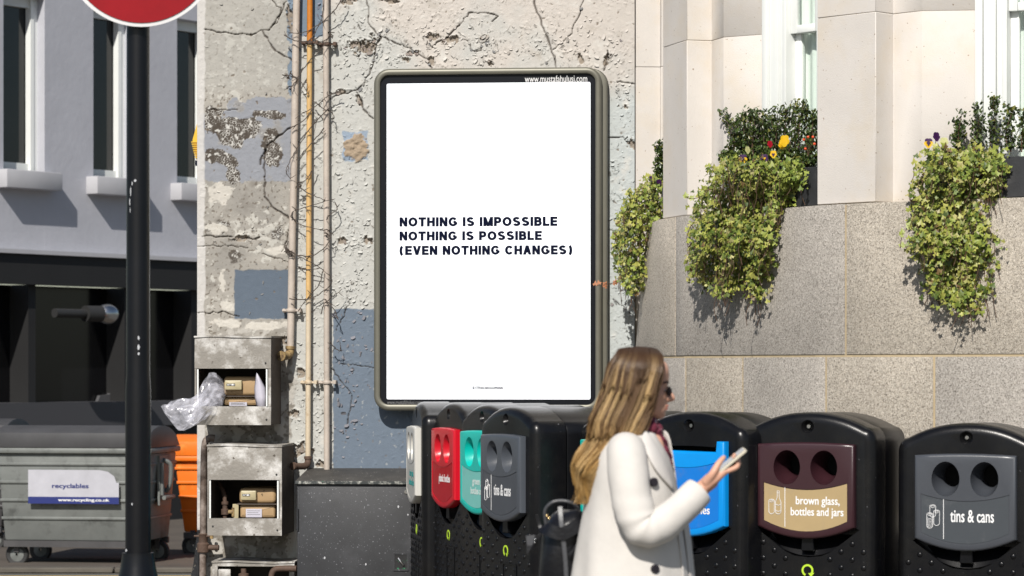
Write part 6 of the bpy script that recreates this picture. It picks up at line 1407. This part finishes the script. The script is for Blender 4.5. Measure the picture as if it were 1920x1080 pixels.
for s_i in range(NSt):
    ph = rr_.random() ** 1.25 if rr_.random() < .8 else rr_.random(); layer = rr_.random(); sh = .96 + .075 * layer
    lock = math.floor(ph * 34 + rr_.uniform(-.12, .12)) ; lr = random.Random(lock * 7 + 1); lw = lr.uniform(0, 6.28)
    lend = 9 - (rr_.random() ** 1.5) * 1.7 - (0 if lr.random() < .6 else .5); dphi = rr_.uniform(-.012, .012)
    blond = (math.sin(lock * 12.99) * 43758.5) % 1; streak = max(0., min(1., (blond - .50) * 2.6 + rr_.gauss(0, .22))) * rr_.uniform(.75, 1.1)
    th = rr_.uniform(.0011, .0020); b0 = len(Vh); wob = rr_.uniform(0, 6.28); fly = rr_.gauss(0, .006)
    pts = []
    for k in range(NK):
        l = lend * k / (NK - 1); t_ = k / (NK - 1)
        w1 = .0035 * math.sin(l * 1.9 + lw * .5 + ph * 5) + .0095 * math.sin(l * 2.3 + ph * 2.5 + .35 * math.sin(lw)) * ss(2.5, 6, np.float64(l)) * ss(1.5, 4, np.float64(l)); clump = (lock + .5) / 34
        pe = ph * (1 - .28 * t_) + clump * .28 * t_ + .012 * math.sin(l * 1.5 + lw) * t_
        pts.append(hair_pt(l, min(.985, max(.012, pe + dphi * t_)), sh, (w1 + fly * t_, .4 * w1 + fly * t_, 0)))
    for k, p in enumerate(pts):
        d = (pts[min(k + 1, NK - 1)] - pts[max(k - 1, 0)]).normalized(); a, b = frame_of(d); t_ = k / (NK - 1); r_ = th * (1 - .6 * t_ ** 3)
        for q in range(3):
            an = 2 * math.pi * q / 3; v = p + (a * math.cos(an) + b * math.sin(an)) * r_; Vh.append(tuple(v))
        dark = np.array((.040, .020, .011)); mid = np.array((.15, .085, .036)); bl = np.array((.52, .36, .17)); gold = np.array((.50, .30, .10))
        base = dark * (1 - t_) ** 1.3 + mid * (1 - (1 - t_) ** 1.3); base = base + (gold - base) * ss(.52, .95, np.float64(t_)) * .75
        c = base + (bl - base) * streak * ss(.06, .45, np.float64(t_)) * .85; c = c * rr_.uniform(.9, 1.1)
        Ch += [c] * 3
    for k in range(NK - 1):
        for q in range(3): Fh.append((b0 + k * 3 + q, b0 + k * 3 + (q + 1) % 3, b0 + (k + 1) * 3 + (q + 1) % 3, b0 + (k + 1) * 3 + q))
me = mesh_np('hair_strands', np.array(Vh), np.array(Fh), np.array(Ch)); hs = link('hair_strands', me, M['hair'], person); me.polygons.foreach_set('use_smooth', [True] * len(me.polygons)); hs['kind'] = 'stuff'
# phone
pc = hp(.118, -.004, .026); ax = (P(1397, 842, 8.62) - P(1356, 876, 8.62)).normalized()
t = thing('phone', 'pale slim phone held in the right hand of the woman', 'phone', (0, 0, 0)); t.location = per0 + Vector((0, 0, 0)) + Vector((pc.x, pc.y, pc.z))
tgt = P(1397, 842, 8.62); t.location = tgt - ax * .066
zz = ax.cross(Vector((0, 1, 0))).normalized(); zz = -zz if zz.x > 0 else zz; yy = zz.cross(ax); zz = (zz + Vector((0, -.10, 0))).normalized(); yy = zz.cross(ax).normalized(); zz = ax.cross(yy)
t.rotation_euler = Matrix((ax, yy, zz)).transposed().to_euler()
bm = NB(); v = loft(bm, [[(x, y, z) for x, y in rrect(-.066, .066, -.033, .033, .010, 4)] for z in (-.0042, .0042)]); fin('case', bm, M['phone'], t, bevel=.0018)
bm = NB(); loft(bm, [[(x, y, z) for x, y in rrect(-.062, .062, -.030, .030, .007, 4)] for z in (.0043, .0048)]); fin('screen', bm, M['screen'], t)
# backpack
bo = P(1045, 1040, 8.95); t = thing('backpack', 'small black leather backpack with grey strap behind the woman', 'bag', bo)
def bp(x, y, dy=0.): return P(x, y, 8.95 + dy) - bo
bm = NB(); rings = []
for y_, x0_, x1_, d_ in ((1150, 1022, 1098, .05), (1120, 1012, 1104, .075), (1080, 1011, 1104, .09), (1040, 1012, 1106, .092), (1005, 1017, 1106, .088), (985, 1024, 1103, .08), (968, 1034, 1098, .062), (957, 1048, 1088, .035)):
    cx_ = (x0_ + x1_) / 2; r_ = (x1_ - x0_) / 2; ring = []
    for k in range(32):
        a = 2 * math.pi * k / 32; c, s_ = math.cos(a), math.sin(a); f = 1 + .03 * math.sin(3 * a + y_ * .05)
        ring.append(bp(cx_ + r_ * f * math.copysign(abs(c) ** .8, c), y_ + 3 * math.sin(2 * a), d_ * f * math.copysign(abs(s_) ** .8, s_)))
    rings.append(ring)
loft(bm, rings); fixn(bm); bmesh.ops.subdivide_edges(bm, edges=[e for e in bm.edges], cuts=1, use_grid_fill=True, smooth=.4); fin('pouch', bm, M['leather'], t, smooth=True, ang=80)
bm = NB(); tube(bm, smoothpath([bp(1024, 985, -.04), bp(1022, 958, -.05), bp(1034, 943, -.06), (bp(1052, 939, -.06)), bp(1072, 943, -.06), bp(1086, 955, -.04)], 6), .0055, 10); fin('handle', bm, M['strap'], t, smooth=True)
def ribbon(bm, pts, w_, th, fl=Vector((1, 0, 0))):
    pp = smoothpath(pts, 6); rings = []
    for i, p in enumerate(pp):
        d = (pp[min(i + 1, len(pp) - 1)] - pp[max(i - 1, 0)]).normalized(); n_ = Vector((0, -1, 0)); s_ = d.cross(n_).normalized()
        rings.append([p + s_ * w_ - n_ * th, p + s_ * w_ + n_ * th, p - s_ * w_ + n_ * th, p - s_ * w_ - n_ * th])
    loft(bm, rings); fixn(bm)
bm = NB(); ribbon(bm, [bp(1050, 950, -.085), bp(1052, 975, -.10), bp(1056, 1010, -.108), bp(1060, 1050, -.108), bp(1063, 1110, -.10), bp(1064, 1145, -.07)], .0065, .002); fin('strap', bm, M['strap'], t, smooth=True)
bm = NB(); ribbon(bm, [bp(1060, 1000, -.105), bp(1072, 990, -.112), bp(1084, 985, -.105), bp(1090, 995, -.10), bp(1088, 1012, -.10), bp(1076, 1030, -.108), bp(1066, 1040, -.112)], .004, .0025); fin('front_loop', bm, M['leather'], t, smooth=True)
bm = NB(); ribbon(bm, [bp(1020, 985, -.06), bp(1026, 992, -.10), bp(1055, 1000, -.115), bp(1090, 980, -.105), bp(1102, 968, -.06)], .020, .004); fin('flap', bm, M['leather'], t, smooth=True)
for x_, y_ in ((1025.5, 967), (1029.5, 972)):
    bm = NB(); ell(bm, bp(x_, y_, -.075), (.0050, .006, .0050), 12, 8); fin('stud', bm, M['gold'], t, smooth=True)
for x_, y_ in ((1004, 1011), (1003, 1017)):
    bm = NB(); ell(bm, bp(x_, y_, -.02), (.0040, .005, .0036), 12, 8); fin('stud', bm, M['steel'], t, smooth=True)
bm = NB(); ribbon(bm, [bp(1006, 965, -.01), bp(1012, 985, -.01), bp(1016, 995, -.02)], .005, .002); ribbon(bm, [bp(1014, 1000, -.01), bp(1006, 1012, -.01), bp(998, 1030, -.0)], .005, .002); fin('side_strap', bm, M['leather'], t, smooth=True)
sheetm = NB(); loft(sheetm, [[bp(986, 1005, 0), bp(1004, 1003, 0)], [bp(988, 1022, 0), bp(998, 1022, 0)], [bp(988, 1038, .01), bp(993, 1030, .01)]], cap=False, close=False); o = fin('buckle_tab', sheetm, M['strap'], t); q = o.modifiers.new('s', 'SOLIDIFY'); q.thickness = .004
bm = NB(); ribbon(bm, [bp(1098, 960, .02), bp(1112, 930, .03), bp(1125, 900, .05), bp(1140, 870, .07)], .009, .002); fin('shoulder_strap', bm, M['leather'], t, smooth=True)
